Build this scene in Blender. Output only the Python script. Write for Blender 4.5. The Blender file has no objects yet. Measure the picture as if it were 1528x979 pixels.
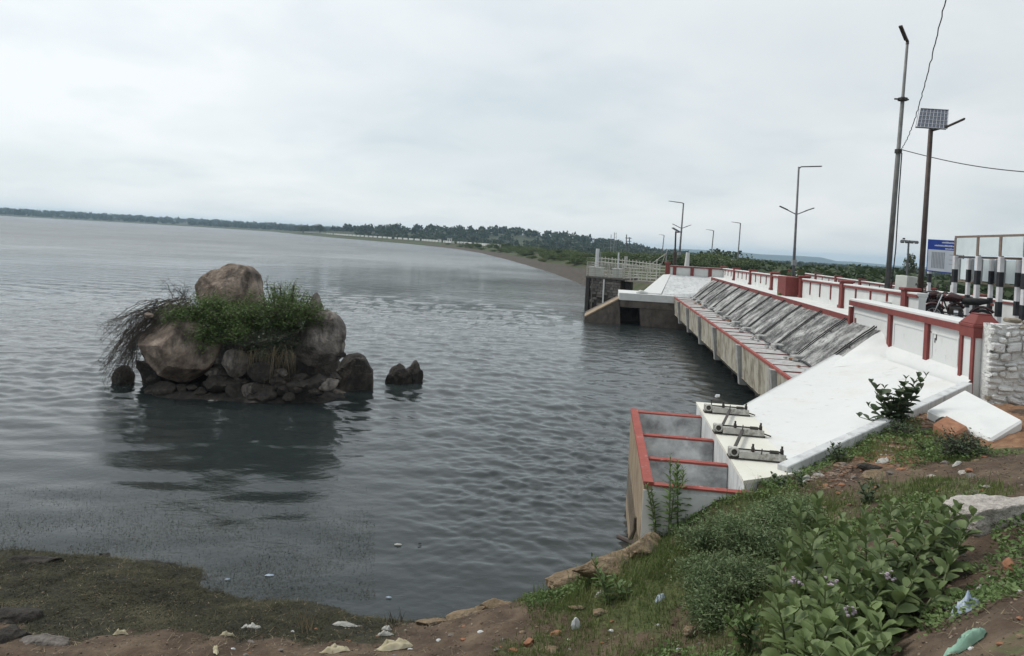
import bpy, bmesh, math, random
import numpy as np
from mathutils import Vector, Matrix, noise as mnoise
R = math.radians
PI = math.pi
S = bpy.context.scene
C = S.collection
rng = random.Random(7)
nrng = np.random.default_rng(11)

# ------------------------------------------------------------------ camera
FOC = 1100.0                       # focal length in units of a 1528 wide frame
ROLL = math.atan(0.0555)
CX, CY = 764.0, 360.4              # where the level line of sight meets the frame
EYE = 5.0                          # eye height above the water
cr, sr = math.cos(ROLL), math.sin(ROLL)
cd = bpy.data.cameras.new('camera')
cam = bpy.data.objects.new('camera', cd)
C.objects.link(cam)
cd.sensor_fit = 'HORIZONTAL'
cd.sensor_width = 36.0
cd.lens = FOC * 36.0 / 1528.0
cd.shift_y = -(489.5 - CY) / 1528.0
cd.clip_start = 0.1
cd.clip_end = 20000
cam.matrix_world = Matrix(((cr, -sr, 0, 0), (0, 0, -1, 0), (sr, cr, 0, EYE), (0, 0, 0, 1)))
S.camera = cam

# ------------------------------------------------------------------ world, sun, exposure
SUN_EL, SUN_AZ = R(52), R(-62)     # azimuth measured from +Y towards +X
sundir = Vector((math.sin(SUN_AZ) * math.cos(SUN_EL), math.cos(SUN_AZ) * math.cos(SUN_EL), math.sin(SUN_EL)))
W = bpy.data.worlds.new('World')
S.world = W
W.use_nodes = True
nt = W.node_tree
nt.nodes.clear()
def N(tree, typ, **kw):
    n = tree.nodes.new(typ)
    for k, v in kw.items():
        if k.startswith('i_'):
            n.inputs[k[2:].replace('_', ' ')].default_value = v
        else:
            setattr(n, k, v)
    return n
out = N(nt, 'ShaderNodeOutputWorld')
sky = N(nt, 'ShaderNodeTexSky', sky_type='NISHITA', sun_disc=False, sun_elevation=SUN_EL, sun_rotation=SUN_AZ)
bg_sky = N(nt, 'ShaderNodeBackground')
bg_sky.inputs['Strength'].default_value = 0.10
nt.links.new(sky.outputs[0], bg_sky.inputs[0])
tc = N(nt, 'ShaderNodeTexCoord')
sep = N(nt, 'ShaderNodeSeparateXYZ')
nt.links.new(tc.outputs['Generated'], sep.inputs[0])
# project the direction on a flat cloud layer: d.xy / (d.z + 0.12)
addz = N(nt, 'ShaderNodeMath', operation='ADD'); addz.inputs[1].default_value = 0.22
absz = N(nt, 'ShaderNodeMath', operation='ABSOLUTE')
nt.links.new(sep.outputs['Z'], absz.inputs[0]); nt.links.new(absz.outputs[0], addz.inputs[0])
dx = N(nt, 'ShaderNodeMath', operation='DIVIDE'); dy = N(nt, 'ShaderNodeMath', operation='DIVIDE')
nt.links.new(sep.outputs['X'], dx.inputs[0]); nt.links.new(addz.outputs[0], dx.inputs[1])
nt.links.new(sep.outputs['Y'], dy.inputs[0]); nt.links.new(addz.outputs[0], dy.inputs[1])
comb = N(nt, 'ShaderNodeCombineXYZ')
nt.links.new(dx.outputs[0], comb.inputs[0]); nt.links.new(dy.outputs[0], comb.inputs[1])
def cnoise(scale, detail, rough, loc):
    mp = N(nt, 'ShaderNodeMapping'); mp.inputs['Location'].default_value = loc
    nt.links.new(comb.outputs[0], mp.inputs[0])
    n = N(nt, 'ShaderNodeTexNoise'); n.inputs['Scale'].default_value = scale
    n.inputs['Detail'].default_value = detail; n.inputs['Roughness'].default_value = rough
    n.inputs['Distortion'].default_value = 0.25
    nt.links.new(mp.outputs[0], n.inputs['Vector'])
    return n
n1 = cnoise(0.8, 5, 0.5, (3.1, 1.7, 0))
n2 = cnoise(2.3, 5, 0.55, (8.2, 4.4, 0))
r1 = N(nt, 'ShaderNodeValToRGB')
r1.color_ramp.elements[0].position = 0.34; r1.color_ramp.elements[0].color = (0.67, 0.73, 0.755, 1)
r1.color_ramp.elements[1].position = 0.62; r1.color_ramp.elements[1].color = (0.82, 0.85, 0.86, 1)
nt.links.new(n1.outputs['Fac'], r1.inputs[0])
r2 = N(nt, 'ShaderNodeValToRGB')
r2.color_ramp.elements[0].position = 0.30; r2.color_ramp.elements[0].color = (0.90, 0.925, 0.94, 1)
r2.color_ramp.elements[1].position = 0.52; r2.color_ramp.elements[1].color = (1, 1, 1, 1)
nt.links.new(n2.outputs['Fac'], r2.inputs[0])
mulc = N(nt, 'ShaderNodeMix', data_type='RGBA', blend_type='MULTIPLY'); mulc.inputs['Factor'].default_value = 1.0
nt.links.new(r1.outputs[0], mulc.inputs[6]); nt.links.new(r2.outputs[0], mulc.inputs[7])
# the cloud deck is a little brighter towards the hidden sun
dot = N(nt, 'ShaderNodeVectorMath', operation='DOT_PRODUCT')
nrm = N(nt, 'ShaderNodeVectorMath', operation='NORMALIZE')
nt.links.new(tc.outputs['Generated'], nrm.inputs[0]); nt.links.new(nrm.outputs[0], dot.inputs[0])
dot.inputs[1].default_value = tuple(sundir)
gl = N(nt, 'ShaderNodeMapRange'); gl.inputs['From Min'].default_value = 0.0; gl.inputs['From Max'].default_value = 1.0
gl.inputs['To Min'].default_value = 0.93; gl.inputs['To Max'].default_value = 1.22
nt.links.new(dot.outputs['Value'], gl.inputs['Value'])
sc = N(nt, 'ShaderNodeVectorMath', operation='SCALE')
nt.links.new(mulc.outputs[2], sc.inputs[0]); nt.links.new(gl.outputs[0], sc.inputs['Scale'])
bg_cl = N(nt, 'ShaderNodeBackground'); bg_cl.inputs['Strength'].default_value = 0.79
nt.links.new(sc.outputs[0], bg_cl.inputs[0])
mixw = N(nt, 'ShaderNodeMixShader'); mixw.inputs[0].default_value = 0.93
nt.links.new(bg_sky.outputs[0], mixw.inputs[1]); nt.links.new(bg_cl.outputs[0], mixw.inputs[2])
nt.links.new(mixw.outputs[0], out.inputs['Surface'])

sl = bpy.data.lights.new('sun', 'SUN'); so = bpy.data.objects.new('sun', sl); C.objects.link(so)
sl.energy = 1.5; sl.angle = R(14); sl.color = (1.0, 0.965, 0.91)
so.rotation_euler = (-sundir).to_track_quat('-Z', 'Y').to_euler()
so.location = (0, 0, 60)
S.view_settings.view_transform = 'Standard'
S.view_settings.look = 'None'
S.view_settings.gamma = 1.0
S.view_settings.exposure = 0.42
S.cycles.max_bounces = 6
S.cycles.volume_bounces = 1

# ------------------------------------------------------------------ coordinates
def ray(px, py):
    a, b = px - CX, py - CY
    return (a * cr + b * sr) / FOC, -(-a * sr + b * cr) / FOC
def at_z(px, py, z):
    X, Z = ray(px, py); d = (z - EYE) / Z
    return Vector((X * d, d, z))
def at_d(px, py, d):
    X, Z = ray(px, py)
    return Vector((X * d, d, EYE + Z * d))
UX, UY = 0.1219, 0.99254            # the dam's long axis
def D(s, t, z):                     # s along the dam, t across it
    return Vector((UX * s + UY * t, UY * s - UX * t, z))
DROT = -math.atan2(UX, UY)

# ------------------------------------------------------------------ object helpers
def tag(o, label=None, cat=None, group=None, kind=None):
    if label: o['label'] = label
    if cat: o['category'] = cat
    if group: o['group'] = group
    if kind: o['kind'] = kind
    return o
def thing(name, loc, label, cat, group=None, rz=0):
    o = bpy.data.objects.new(name, None); C.objects.link(o)
    o.location = loc; o.rotation_euler = (0, 0, rz); o.empty_display_size = 0.1
    return tag(o, label, cat, group)
class MB:
    def __init__(s): s.v = []; s.f = []; s.m = []; s.mi = 0
    def add(s, vs, fs):
        b = len(s.v)
        s.v += [tuple(p) for p in vs]
        s.f += [tuple(b + i for i in q) for q in fs]
        s.m += [s.mi] * len(fs)
        return s
    def hexa(s, p):                 # 4 bottom, 4 top, counter clockwise
        return s.add(p, [(0, 3, 2, 1), (4, 5, 6, 7), (0, 1, 5, 4), (1, 2, 6, 5), (2, 3, 7, 6), (3, 0, 4, 7)])
    def box(s, x0, x1, y0, y1, z0, z1):
        return s.hexa([(x0, y0, z0), (x1, y0, z0), (x1, y1, z0), (x0, y1, z0), (x0, y0, z1), (x1, y0, z1), (x1, y1, z1), (x0, y1, z1)])
    def dbox(s, s0, s1, t0, t1, z0, z1, z1b=None):   # box in dam coordinates; z1b = top at s1
        zb = z1 if z1b is None else z1b
        return s.hexa([D(s0, t0, z0), D(s0, t1, z0), D(s1, t1, z0), D(s1, t0, z0), D(s0, t0, z1), D(s0, t1, z1), D(s1, t1, zb), D(s1, t0, zb)])
    def cbox(s, c, size, rot=None):
        h = Vector(size) / 2
        P = [Vector(q) for q in ((-h.x, -h.y, -h.z), (h.x, -h.y, -h.z), (h.x, h.y, -h.z), (-h.x, h.y, -h.z), (-h.x, -h.y, h.z), (h.x, -h.y, h.z), (h.x, h.y, h.z), (-h.x, h.y, h.z))]
        if rot is not None: P = [rot @ q for q in P]
        return s.hexa([q + Vector(c) for q in P])
    def beam(s, p, q, w, h=None, up=Vector((0, 0, 1))):
        p, q = Vector(p), Vector(q); d = (q - p).normalized()
        a = d.cross(up)
        if a.length < 1e-4: a = d.cross(Vector((1, 0, 0)))
        a.normalize(); b = a.cross(d).normalized(); h = w if h is None else h
        a *= w / 2; b *= h / 2
        return s.hexa([p - a - b, p + a - b, q + a - b, q - a - b, p - a + b, p + a + b, q + a + b, q - a + b])
    def tube(s, pts, r, n=8, cap=True):
        pts = [Vector(p) for p in pts]
        rs = r if isinstance(r, (list, tuple)) else [r] * len(pts)
        b = len(s.v); prev = None
        for i, p in enumerate(pts):
            d = (pts[min(i + 1, len(pts) - 1)] - pts[max(i - 1, 0)])
            d = d.normalized() if d.length > 1e-9 else Vector((0, 0, 1))
            if prev is None:
                a = d.cross(Vector((0, 0, 1)))
                if a.length < 1e-3: a = d.cross(Vector((1, 0, 0)))
            else:
                a = prev - d * prev.dot(d)
                if a.length < 1e-4: a = d.cross(Vector((0.3, 1, 0.2)))
            a.normalize(); prev = a; c = d.cross(a)
            for k in range(n):
                w = 2 * PI * k / n
                s.v.append(tuple(p + (a * math.cos(w) + c * math.sin(w)) * rs[i]))
        for i in range(len(pts) - 1):
            for k in range(n):
                k2 = (k + 1) % n
                s.f.append((b + i * n + k, b + i * n + k2, b + (i + 1) * n + k2, b + (i + 1) * n + k)); s.m.append(s.mi)
        if cap:
            s.f.append(tuple(b + k for k in range(n))[::-1]); s.m.append(s.mi)
            s.f.append(tuple(b + (len(pts) - 1) * n + k for k in range(n))); s.m.append(s.mi)
        return s
    def disc_ring(s, c, axis, R0, r, n=20, m=8):   # torus
        c = Vector(c); axis = Vector(axis).normalized()
        a = axis.cross(Vector((0, 0, 1)))
        if a.length < 1e-3: a = axis.cross(Vector((1, 0, 0)))
        a.normalize(); b2 = axis.cross(a); b = len(s.v)
        for i in range(n):
            w = 2 * PI * i / n; d = a * math.cos(w) + b2 * math.sin(w)
            for k in range(m):
                u = 2 * PI * k / m
                s.v.append(tuple(c + d * (R0 + r * math.cos(u)) + axis * r * math.sin(u)))
        for i in range(n):
            for k in range(m):
                i2, k2 = (i + 1) % n, (k + 1) % m
                s.f.append((b + i * m + k, b + i2 * m + k, b + i2 * m + k2, b + i * m + k2)); s.m.append(s.mi)
        return s
    def build(s, name, mat, parent=None, origin=None, smooth=False, bevel=0, recalc=True):
        me = bpy.data.meshes.new(name)
        off = Vector(origin) if origin is not None else Vector((0, 0, 0))
        if parent is not None:
            p = parent; off = Vector((0, 0, 0))
            while p is not None: off += Vector(p.location); p = p.parent
        me.from_pydata([(v[0] - off.x, v[1] - off.y, v[2] - off.z) for v in s.v], [], s.f)
        for m in (mat if isinstance(mat, (list, tuple)) else [mat]): me.materials.append(m)
        if len(me.materials) > 1: me.polygons.foreach_set('material_index', s.m)
        if recalc or bevel:
            bm = bmesh.new(); bm.from_mesh(me)
            bmesh.ops.recalc_face_normals(bm, faces=bm.faces)
            if bevel:
                bmesh.ops.bevel(bm, geom=[e for e in bm.edges if len(e.link_faces) == 2 and e.calc_face_angle(0) > 0.5], offset=bevel, segments=1, affect='EDGES')
            bm.to_mesh(me); bm.free()
        if smooth: me.polygons.foreach_set('use_smooth', [True] * len(me.polygons))
        me.update()
        o = bpy.data.objects.new(name, me); C.objects.link(o)
        if parent is not None: o.parent = parent
        elif origin is not None: o.location = off
        return o
def np_mesh(name, V, F, mat, parent=None, origin=None, smooth=False, col=None):
    """V (n,3), F (m,3 or 4): fast mesh"""
    V = np.asarray(V, dtype=np.float32).copy(); F = np.asarray(F, dtype=np.int32)
    off = Vector((0, 0, 0))
    if parent is not None: off = Vector(parent.location)
    elif origin is not None: off = Vector(origin)
    V -= np.array(off, dtype=np.float32)
    k = F.shape[1]; me = bpy.data.meshes.new(name)
    me.vertices.add(len(V)); me.vertices.foreach_set('co', V.ravel())
    me.loops.add(F.size); me.loops.foreach_set('vertex_index', F.ravel())
    me.polygons.add(len(F)); me.polygons.foreach_set('loop_start', np.arange(0, F.size, k, dtype=np.int32))
    me.polygons.foreach_set('loop_total', np.full(len(F), k, dtype=np.int32))
    if smooth: me.polygons.foreach_set('use_smooth', np.ones(len(F), dtype=bool))
    me.materials.append(mat)
    if col is not None:
        at = me.color_attributes.new('cover', 'FLOAT_COLOR', 'POINT')
        at.data.foreach_set('color', np.asarray(col, dtype=np.float32).ravel())
    me.update(); me.validate()
    o = bpy.data.objects.new(name, me); C.objects.link(o)
    if parent is not None: o.parent = parent
    elif origin is not None: o.location = off
    return o
def copy_tree(o, parent=None):
    c = o.copy(); C.objects.link(c)
    if parent is not None: c.parent = parent
    for ch in list(o.children): copy_tree(ch, c)
    return c

# ------------------------------------------------------------------ materials
def mat(name, cols, scale=4.0, detail=6, rough=0.8, bump=0.0, bscale=None, stretch=(1, 1, 1), stains=(), spec=0.35, metal=0.0, pos=(0.3, 0.7), bdist=0.02, rnd=0.0, trans=0.0, attr=False):
    m = bpy.data.materials.new(name); m.use_nodes = True
    t = m.node_tree; L = t.links; b = t.nodes['Principled BSDF']
    b.inputs['Roughness'].default_value = rough; b.inputs['Metallic'].default_value = metal
    b.inputs['Specular IOR Level'].default_value = spec
    tcn = N(t, 'ShaderNodeTexCoord')
    def ns(sc_, st, det, ro=0.6):
        mp = N(t, 'ShaderNodeMapping'); mp.inputs['Scale'].default_value = st
        L.new(tcn.outputs['Object'], mp.inputs[0])
        n = N(t, 'ShaderNodeTexNoise'); n.inputs['Scale'].default_value = sc_; n.inputs['Detail'].default_value = det
        n.inputs['Roughness'].default_value = ro
        L.new(mp.outputs[0], n.inputs['Vector']); return n
    n = ns(scale, stretch, detail)
    rp = N(t, 'ShaderNodeValToRGB'); e = rp.color_ramp.elements
    k = len(cols)
    while len(e) < k: e.new(0.5)
    for i, c_ in enumerate(cols):
        e[i].position = pos[0] + (pos[1] - pos[0]) * (i / max(1, k - 1)); e[i].color = (*c_, 1)
    L.new(n.outputs['Fac'], rp.inputs[0]); cur = rp.outputs[0]
    if attr:                        # what covers the soil, painted as zones: R grass, G wet algae, B red earth
        va = N(t, 'ShaderNodeVertexColor', layer_name='cover'); sp = N(t, 'ShaderNodeSeparateColor'); L.new(va.outputs[0], sp.inputs[0])
        nb = ns(9, (1, 1, 1), 8); 
        for idx, (ca, cb) in enumerate(attr):
            rr = N(t, 'ShaderNodeValToRGB'); rr.color_ramp.elements[0].color = (*ca, 1); rr.color_ramp.elements[1].color = (*cb, 1)
            rr.color_ramp.elements[0].position = 0.35; rr.color_ramp.elements[1].position = 0.65
            L.new(nb.outputs['Fac'], rr.inputs[0])
            ad = N(t, 'ShaderNodeMath', operation='ADD'); L.new(sp.outputs[idx], ad.inputs[0]); L.new(nb.outputs['Fac'], ad.inputs[1])
            mr = N(t, 'ShaderNodeMapRange'); mr.inputs['From Min'].default_value = 0.85; mr.inputs['From Max'].default_value = 1.15
            L.new(ad.outputs[0], mr.inputs['Value'])
            mx = N(t, 'ShaderNodeMix', data_type='RGBA'); L.new(mr.outputs[0], mx.inputs['Factor'])
            L.new(cur, mx.inputs[6]); L.new(rr.outputs[0], mx.inputs[7]); cur = mx.outputs[2]
    for (c_, sc_, lo, hi, st, amt) in stains:
        q = ns(sc_, st, 8, 0.65)
        mr = N(t, 'ShaderNodeMapRange'); mr.inputs['From Min'].default_value = lo; mr.inputs['From Max'].default_value = hi
        mr.inputs['To Max'].default_value = amt
        L.new(q.outputs['Fac'], mr.inputs['Value'])
        mx = N(t, 'ShaderNodeMix', data_type='RGBA'); L.new(mr.outputs[0], mx.inputs['Factor'])
        L.new(cur, mx.inputs[6]); mx.inputs[7].default_value = (*c_, 1); cur = mx.outputs[2]
    if rnd:
        oi = N(t, 'ShaderNodeObjectInfo'); mr = N(t, 'ShaderNodeMapRange')
        mr.inputs['To Min'].default_value = 1 - rnd; mr.inputs['To Max'].default_value = 1 + rnd
        L.new(oi.outputs['Random'], mr.inputs['Value'])
        vs = N(t, 'ShaderNodeVectorMath', operation='SCALE'); L.new(cur, vs.inputs[0]); L.new(mr.outputs[0], vs.inputs['Scale']); cur = vs.outputs[0]
    L.new(cur, b.inputs['Base Color'])
    if bump:
        q = ns(bscale or scale * 3, stretch, 8)
        bp = N(t, 'ShaderNodeBump'); bp.inputs['Strength'].default_value = bump; bp.inputs['Distance'].default_value = bdist
        L.new(q.outputs['Fac'], bp.inputs['Height']); L.new(bp.outputs[0], b.inputs['Normal'])
    if trans:
        tr = N(t, 'ShaderNodeBsdfTranslucent'); L.new(cur, tr.inputs[0])
        ms = N(t, 'ShaderNodeMixShader'); ms.inputs[0].default_value = trans
        L.new(b.outputs[0], ms.inputs[1]); L.new(tr.outputs[0], ms.inputs[2])
        L.new(ms.outputs[0], t.nodes['Material Output'].inputs['Surface'])
    return m
V1 = (1, 1, 1)
M = {}
M['white'] = mat('limewash', [(.56, .57, .56), (.65, .655, .64)], 2.2, rough=.85, bump=.25, bscale=22, bdist=.01,
    stains=[((.30, .29, .26), 3.5, .62, .80, (1, 1, .5), .55), ((.50, .49, .46), 1.2, .52, .75, (2, 2, .35), .35)])
M['white_clean'] = mat('fresh_whitewash', [(.58, .59, .58), (.65, .655, .645)], 1.1, rough=.8, bump=.18, bscale=14, bdist=.01,
    stains=[((.46, .44, .39), 1.1, .50, .74, V1, .5), ((.28, .27, .24), 5, .60, .72, (1, 1, .6), .5), ((.40, .38, .34), 22, .60, .70, V1, .4)])
M['white_plat'] = mat('platform_whitewash', [(.60, .585, .51), (.68, .67, .61)], 1.4, rough=.85, bump=.2, bscale=16, bdist=.01,
    stains=[((.45, .41, .33), 3, .58, .78, V1, .45)])
M['red'] = mat('oxide_red_paint', [(.155, .036, .032), (.21, .052, .045)], 5, rough=.7, bump=.15, bscale=30, bdist=.006,
    stains=[((.10, .03, .03), 4, .56, .75, (1, 1, .5), .5), ((.55, .45, .42), 14, .68, .78, V1, .5)])
M['red_bright'] = mat('faded_red_paint', [(.24, .052, .040), (.32, .080, .062)], 6, rough=.75, bump=.15, bscale=30, bdist=.006,
    stains=[((.50, .42, .38), 9, .58, .72, V1, .6)])
M['ogee'] = mat('stained_spillway_concrete', [(.035, .035, .034), (.13, .13, .126), (.31, .31, .30), (.50, .50, .49)], 1.6, 12, rough=.9, bump=.7, bscale=16, bdist=.03,
    stretch=(.9, 1.05, .9), pos=(.36, .68), stains=[((.58, .58, .56), .55, .54, .64, (.7, 1.0, .7), .6), ((.025, .025, .025), 8, .50, .62, (.9, 1.1, 1), .75), ((.50, .50, .48), 1.4, .56, .66, (.55, 1.9, .6), .40), ((.03, .03, .03), 1.1, .50, .62, (.6, 1.7, .6), .65), ((.55, .55, .53), 20, .56, .66, V1, .6)])
M['conc'] = mat('weathered_concrete', [(.26, .26, .25), (.42, .42, .41)], 2.5, 8, rough=.9, bump=.35, bscale=20, bdist=.012,
    stains=[((.10, .10, .10), 2.0, .50, .70, (2.5, 2.5, .5), .6), ((.56, .56, .55), 5, .58, .74, V1, .5)])
M['conc_lite'] = mat('pale_concrete', [(.46, .47, .47), (.62, .63, .63)], 2.5, 8, rough=.9, bump=.3, bscale=20, bdist=.012,
    stains=[((.16, .16, .16), 2.4, .50, .72, (2.5, 2.5, .45), .55)])
M['conc_mott'] = mat('mottled_concrete', [(.26, .265, .27), (.52, .525, .53), (.72, .73, .73)], 2.4, 10, rough=.9, bump=.3, bscale=18, bdist=.012, pos=(.35, .65),
    stains=[((.13, .13, .135), 1.3, .50, .68, (1, 1, 1.4), .6), ((.62, .62, .61), 5, .58, .70, V1, .6)])
M['fascia'] = mat('fascia_concrete', [(.30, .27, .21), (.44, .41, .34)], 2.0, 8, rough=.9, bump=.4, bscale=14, bdist=.015, stretch=(3, 3, .5),
    stains=[((.12, .09, .055), 1.5, .46, .60, (1.2, 1.2, 1.0), .75), ((.50, .50, .48), 2.2, .52, .66, (3, 3, .3), .7), ((.05, .045, .04), 3, .56, .68, (3, 3, .3), .7)])
M['shelf'] = mat('shelf_concrete', [(.30, .295, .29), (.48, .475, .465)], 3.0, 8, rough=.9, bump=.3, bscale=20, bdist=.01,
    stains=[((.13, .12, .12), 4.5, .52, .70, V1, .6)])
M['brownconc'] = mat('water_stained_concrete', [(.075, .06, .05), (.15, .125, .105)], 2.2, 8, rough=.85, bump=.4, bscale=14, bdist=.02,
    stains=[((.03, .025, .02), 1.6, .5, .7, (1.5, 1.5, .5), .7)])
M['tanconc'] = mat('tan_concrete', [(.20, .15, .10), (.34, .27, .19)], 3, 8, rough=.9, bump=.4, bscale=14)
M['stone'] = mat('grey_masonry', [(.10, .09, .08), (.22, .20, .18)], 3, 8, rough=.9, bump=.5, bscale=20, rnd=.3)
M['limestone'] = mat('limewashed_rubble', [(.62, .62, .60), (.74, .74, .72)], 3.5, 8, rough=.92, bump=1.0, bscale=13, bdist=.06, rnd=.10,
    stains=[((.06, .057, .052), 2.6, .59, .65, V1, .85), ((.26, .23, .19), 8, .60, .70, V1, .6), ((.05, .048, .045), 13, .63, .69, V1, .8)])
M['rubble_bare'] = mat('bare_rubble', [(.20, .17, .13), (.36, .32, .25)], 5, 8, rough=.92, bump=.6, bscale=18, bdist=.03, rnd=.2)
M['black'] = mat('black_hose', [(.012, .012, .012), (.03, .03, .03)], 8, rough=.55)
M['dark_iron'] = mat('dark_iron', [(.03, .028, .026), (.07, .06, .055)], 12, rough=.6, metal=.3, bump=.2)
M['iron_lite'] = mat('painted_machine_grey', [(.36, .35, .32), (.55, .54, .50)], 8, rough=.6, bump=.2, stains=[((.10, .08, .06), 7, .52, .68, V1, .75)])
M['galv'] = mat('galvanised_steel', [(.22, .23, .235), (.34, .35, .355)], 6, rough=.5, metal=.45, stains=[((.14, .12, .11), 3, .55, .75, (3, 3, .4), .5)])
M['pole_dark'] = mat('brown_pole_paint', [(.045, .032, .028), (.085, .062, .055)], 6, rough=.6, metal=.2, stains=[((.17, .16, .15), 3, .58, .75, (3, 3, .4), .5)])
M['pole_far'] = mat('grey_pole_paint', [(.10, .10, .105), (.18, .18, .185)], 4, rough=.6, metal=.3)
M['pole_mid'] = mat('weathered_pole', [(.13, .13, .125), (.21, .21, .205)], 4, rough=.6, metal=.3, stains=[((.09, .075, .065), 3, .52, .72, (3, 3, .4), .7)])
M['boxgrey'] = mat('cabinet_cream', [(.50, .51, .47), (.58, .59, .55)], 4, rough=.55, stains=[((.30, .28, .24), 5, .60, .78, (2, 2, .5), .4)])
M['solar'] = mat('solar_cells', [(.09, .10, .15), (.16, .17, .22)], 10, rough=.25, spec=.6)
M['alu'] = mat('aluminium', [(.55, .56, .57), (.68, .69, .70)], 6, rough=.4, metal=.5)
M['blue'] = mat('sign_blue', [(.006, .03, .22), (.012, .05, .30)], 5, rough=.5)
M['signwhite'] = mat('sign_panel', [(.42, .45, .50), (.50, .53, .58)], 3, rough=.5)
M['signtext'] = mat('sign_lettering', [(.52, .56, .62), (.6, .64, .70)], 3, rough=.6)
M['signgrey'] = mat('sign_print', [(.20, .22, .24), (.26, .28, .30)], 3, rough=.6)
M['panel'] = mat('hoarding_sheet', [(.60, .68, .70), (.70, .77, .78)], 2, rough=.45, stains=[((.45, .48, .48), 2, .55, .8, (2, 2, .4), .4)])
M['rust'] = mat('rusty_angle', [(.16, .11, .085), (.26, .20, .16)], 9, rough=.8, bump=.2)
M['bw_white'] = mat('post_white', [(.60, .59, .60), (.74, .73, .74)], 5, rough=.7, stains=[((.30, .29, .29), 6, .58, .75, (2, 2, .6), .5)])
M['bw_black'] = mat('post_black', [(.012, .013, .016), (.035, .036, .04)], 5, rough=.7)
M['rail'] = mat('cream_rail_paint', [(.36, .35, .32), (.50, .49, .45)], 5, rough=.7, stains=[((.22, .18, .14), 6, .55, .72, V1, .5)])
M['chrome'] = mat('chrome', [(.55, .55, .56), (.7, .7, .7)], 5, rough=.2, metal=.9)
M['bike_red'] = mat('bike_paint', [(.03, .006, .008), (.06, .012, .012)], 5, rough=.25, spec=.6)
M['rubber'] = mat('tyre_rubber', [(.015, .015, .015), (.03, .03, .03)], 10, rough=.85)
M['asphalt'] = mat('asphalt', [(.05, .05, .05), (.09, .088, .085)], 8, rough=.9, bump=.3)
def granite(name, c1, c2, c3, sc=1.6):
    return mat(name, [c1, c2, c3], sc, 14, rough=.9, bump=1.0, bscale=9, bdist=.10, pos=(.38, .62),
        stains=[((.028, .024, .022), 1.2, .50, .66, (1.6, 1.6, .5), .85), ((.30, .25, .21), 5, .58, .72, (.5, .5, 2.2), .5), ((.03, .027, .025), 14, .58, .68, V1, .6)])
M['rock_tan'] = granite('tan_granite', (.13, .098, .078), (.25, .195, .155), (.38, .305, .25))
M['rock_grey'] = granite('grey_granite', (.10, .088, .078), (.20, .176, .156), (.33, .29, .26))
M['rock_dark'] = granite('dark_wet_granite', (.022, .019, .017), (.05, .043, .037), (.085, .073, .062), 2.5)
M['rock_shore'] = granite('ochre_sandstone', (.16, .115, .07), (.26, .19, .12), (.36, .28, .19), 2.5)
M['rubblecon'] = mat('broken_concrete', [(.26, .235, .21), (.56, .52, .475)], 18, 10, rough=.95, bump=1, bscale=22, bdist=.05)
M['brickred'] = mat('broken_brick', [(.20, .09, .05), (.34, .17, .10)], 9, 8, rough=.9, bump=.5)
M['soil'] = mat('bank_soil', [(.040, .026, .017), (.082, .055, .037), (.145, .105, .072)], 2.3, 12, rough=.95, bump=.8, bscale=14, bdist=.05,
    attr=[((.050, .062, .022), (.10, .112, .042)), ((.014, .013, .008), (.040, .038, .020)), ((.15, .075, .040), (.26, .15, .085))],
    stains=[((.30, .25, .19), 26, .66, .74, V1, .5)])
M['gravel'] = mat('gravel', [(.05, .036, .025), (.15, .11, .075), (.34, .29, .23)], 9, 4, rough=.95, pos=(.35, .68))
M['chips'] = mat('rubble_chips', [(.055, .038, .028), (.20, .11, .07), (.22, .17, .13), (.46, .42, .37)], 6, 3, rough=.95, pos=(.33, .70))
M['land'] = mat('scrubland', [(.022, .032, .014), (.040, .050, .022), (.06, .062, .03)], .06, 10, rough=.95, pos=(.35, .7))
M['embank'] = mat('embankment_earth', [(.038, .032, .02), (.072, .060, .038), (.105, .088, .056)], .35, 10, rough=.95, bump=.6, bscale=2.5, bdist=.3,
    stains=[((.045, .062, .022), .20, .38, .50, V1, .9)])
M['pitching'] = mat('stone_pitching', [(.028, .023, .019), (.11, .092, .075)], 2.2, 10, rough=.95, bump=.8, bscale=4, bdist=.2)
M['hill'] = mat('wooded_hill', [(.02, .03, .018), (.045, .06, .03)], .02, 10, rough=1, bump=1, bscale=.06, bdist=5)
def leafmat(name, a, b, c_, sc=1.2, tr=.25, rough=.55, rnd=.15):
    return mat(name, [a, b, c_], sc, 4, rough=rough, spec=.3, pos=(.3, .7), rnd=rnd, trans=tr)
M['calo'] = leafmat('milkweed_leaf', (.098, .140, .048), (.142, .195, .072), (.20, .255, .112), 6, .22)
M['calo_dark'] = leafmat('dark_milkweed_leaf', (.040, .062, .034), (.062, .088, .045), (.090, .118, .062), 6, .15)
M['weed'] = leafmat('weed_leaf', (0.075, 0.127, 0.037), (0.115, 0.178, 0.055), (0.172, 0.236, 0.081), 5)
M['fern'] = leafmat('feathery_leaf', (0.098, 0.142, 0.066), (0.144, 0.199, 0.089), (0.202, 0.252, 0.118), 3)
M['shrub'] = leafmat('island_shrub_leaf', (0.057, 0.101, 0.025), (0.090, 0.144, 0.037), (0.132, 0.196, 0.057), 2)
M['tree'] = leafmat('tree_leaf', (0.034, 0.050, 0.022), (0.050, 0.074, 0.030), (0.074, 0.102, 0.041), .5)
M['tree2'] = leafmat('olive_tree_leaf', (0.043, 0.053, 0.022), (0.067, 0.079, 0.031), (0.096, 0.108, 0.043), .5)
M['forest'] = mat('forest_leaf', [(.022, .034, .016), (.036, .052, .022), (.058, .072, .030)], .05, 8, rough=.7, pos=(.32, .68), trans=.2)
M['twig'] = mat('dry_twig', [(.045, .038, .032), (.10, .085, .07)], 5, rough=.9)
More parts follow.
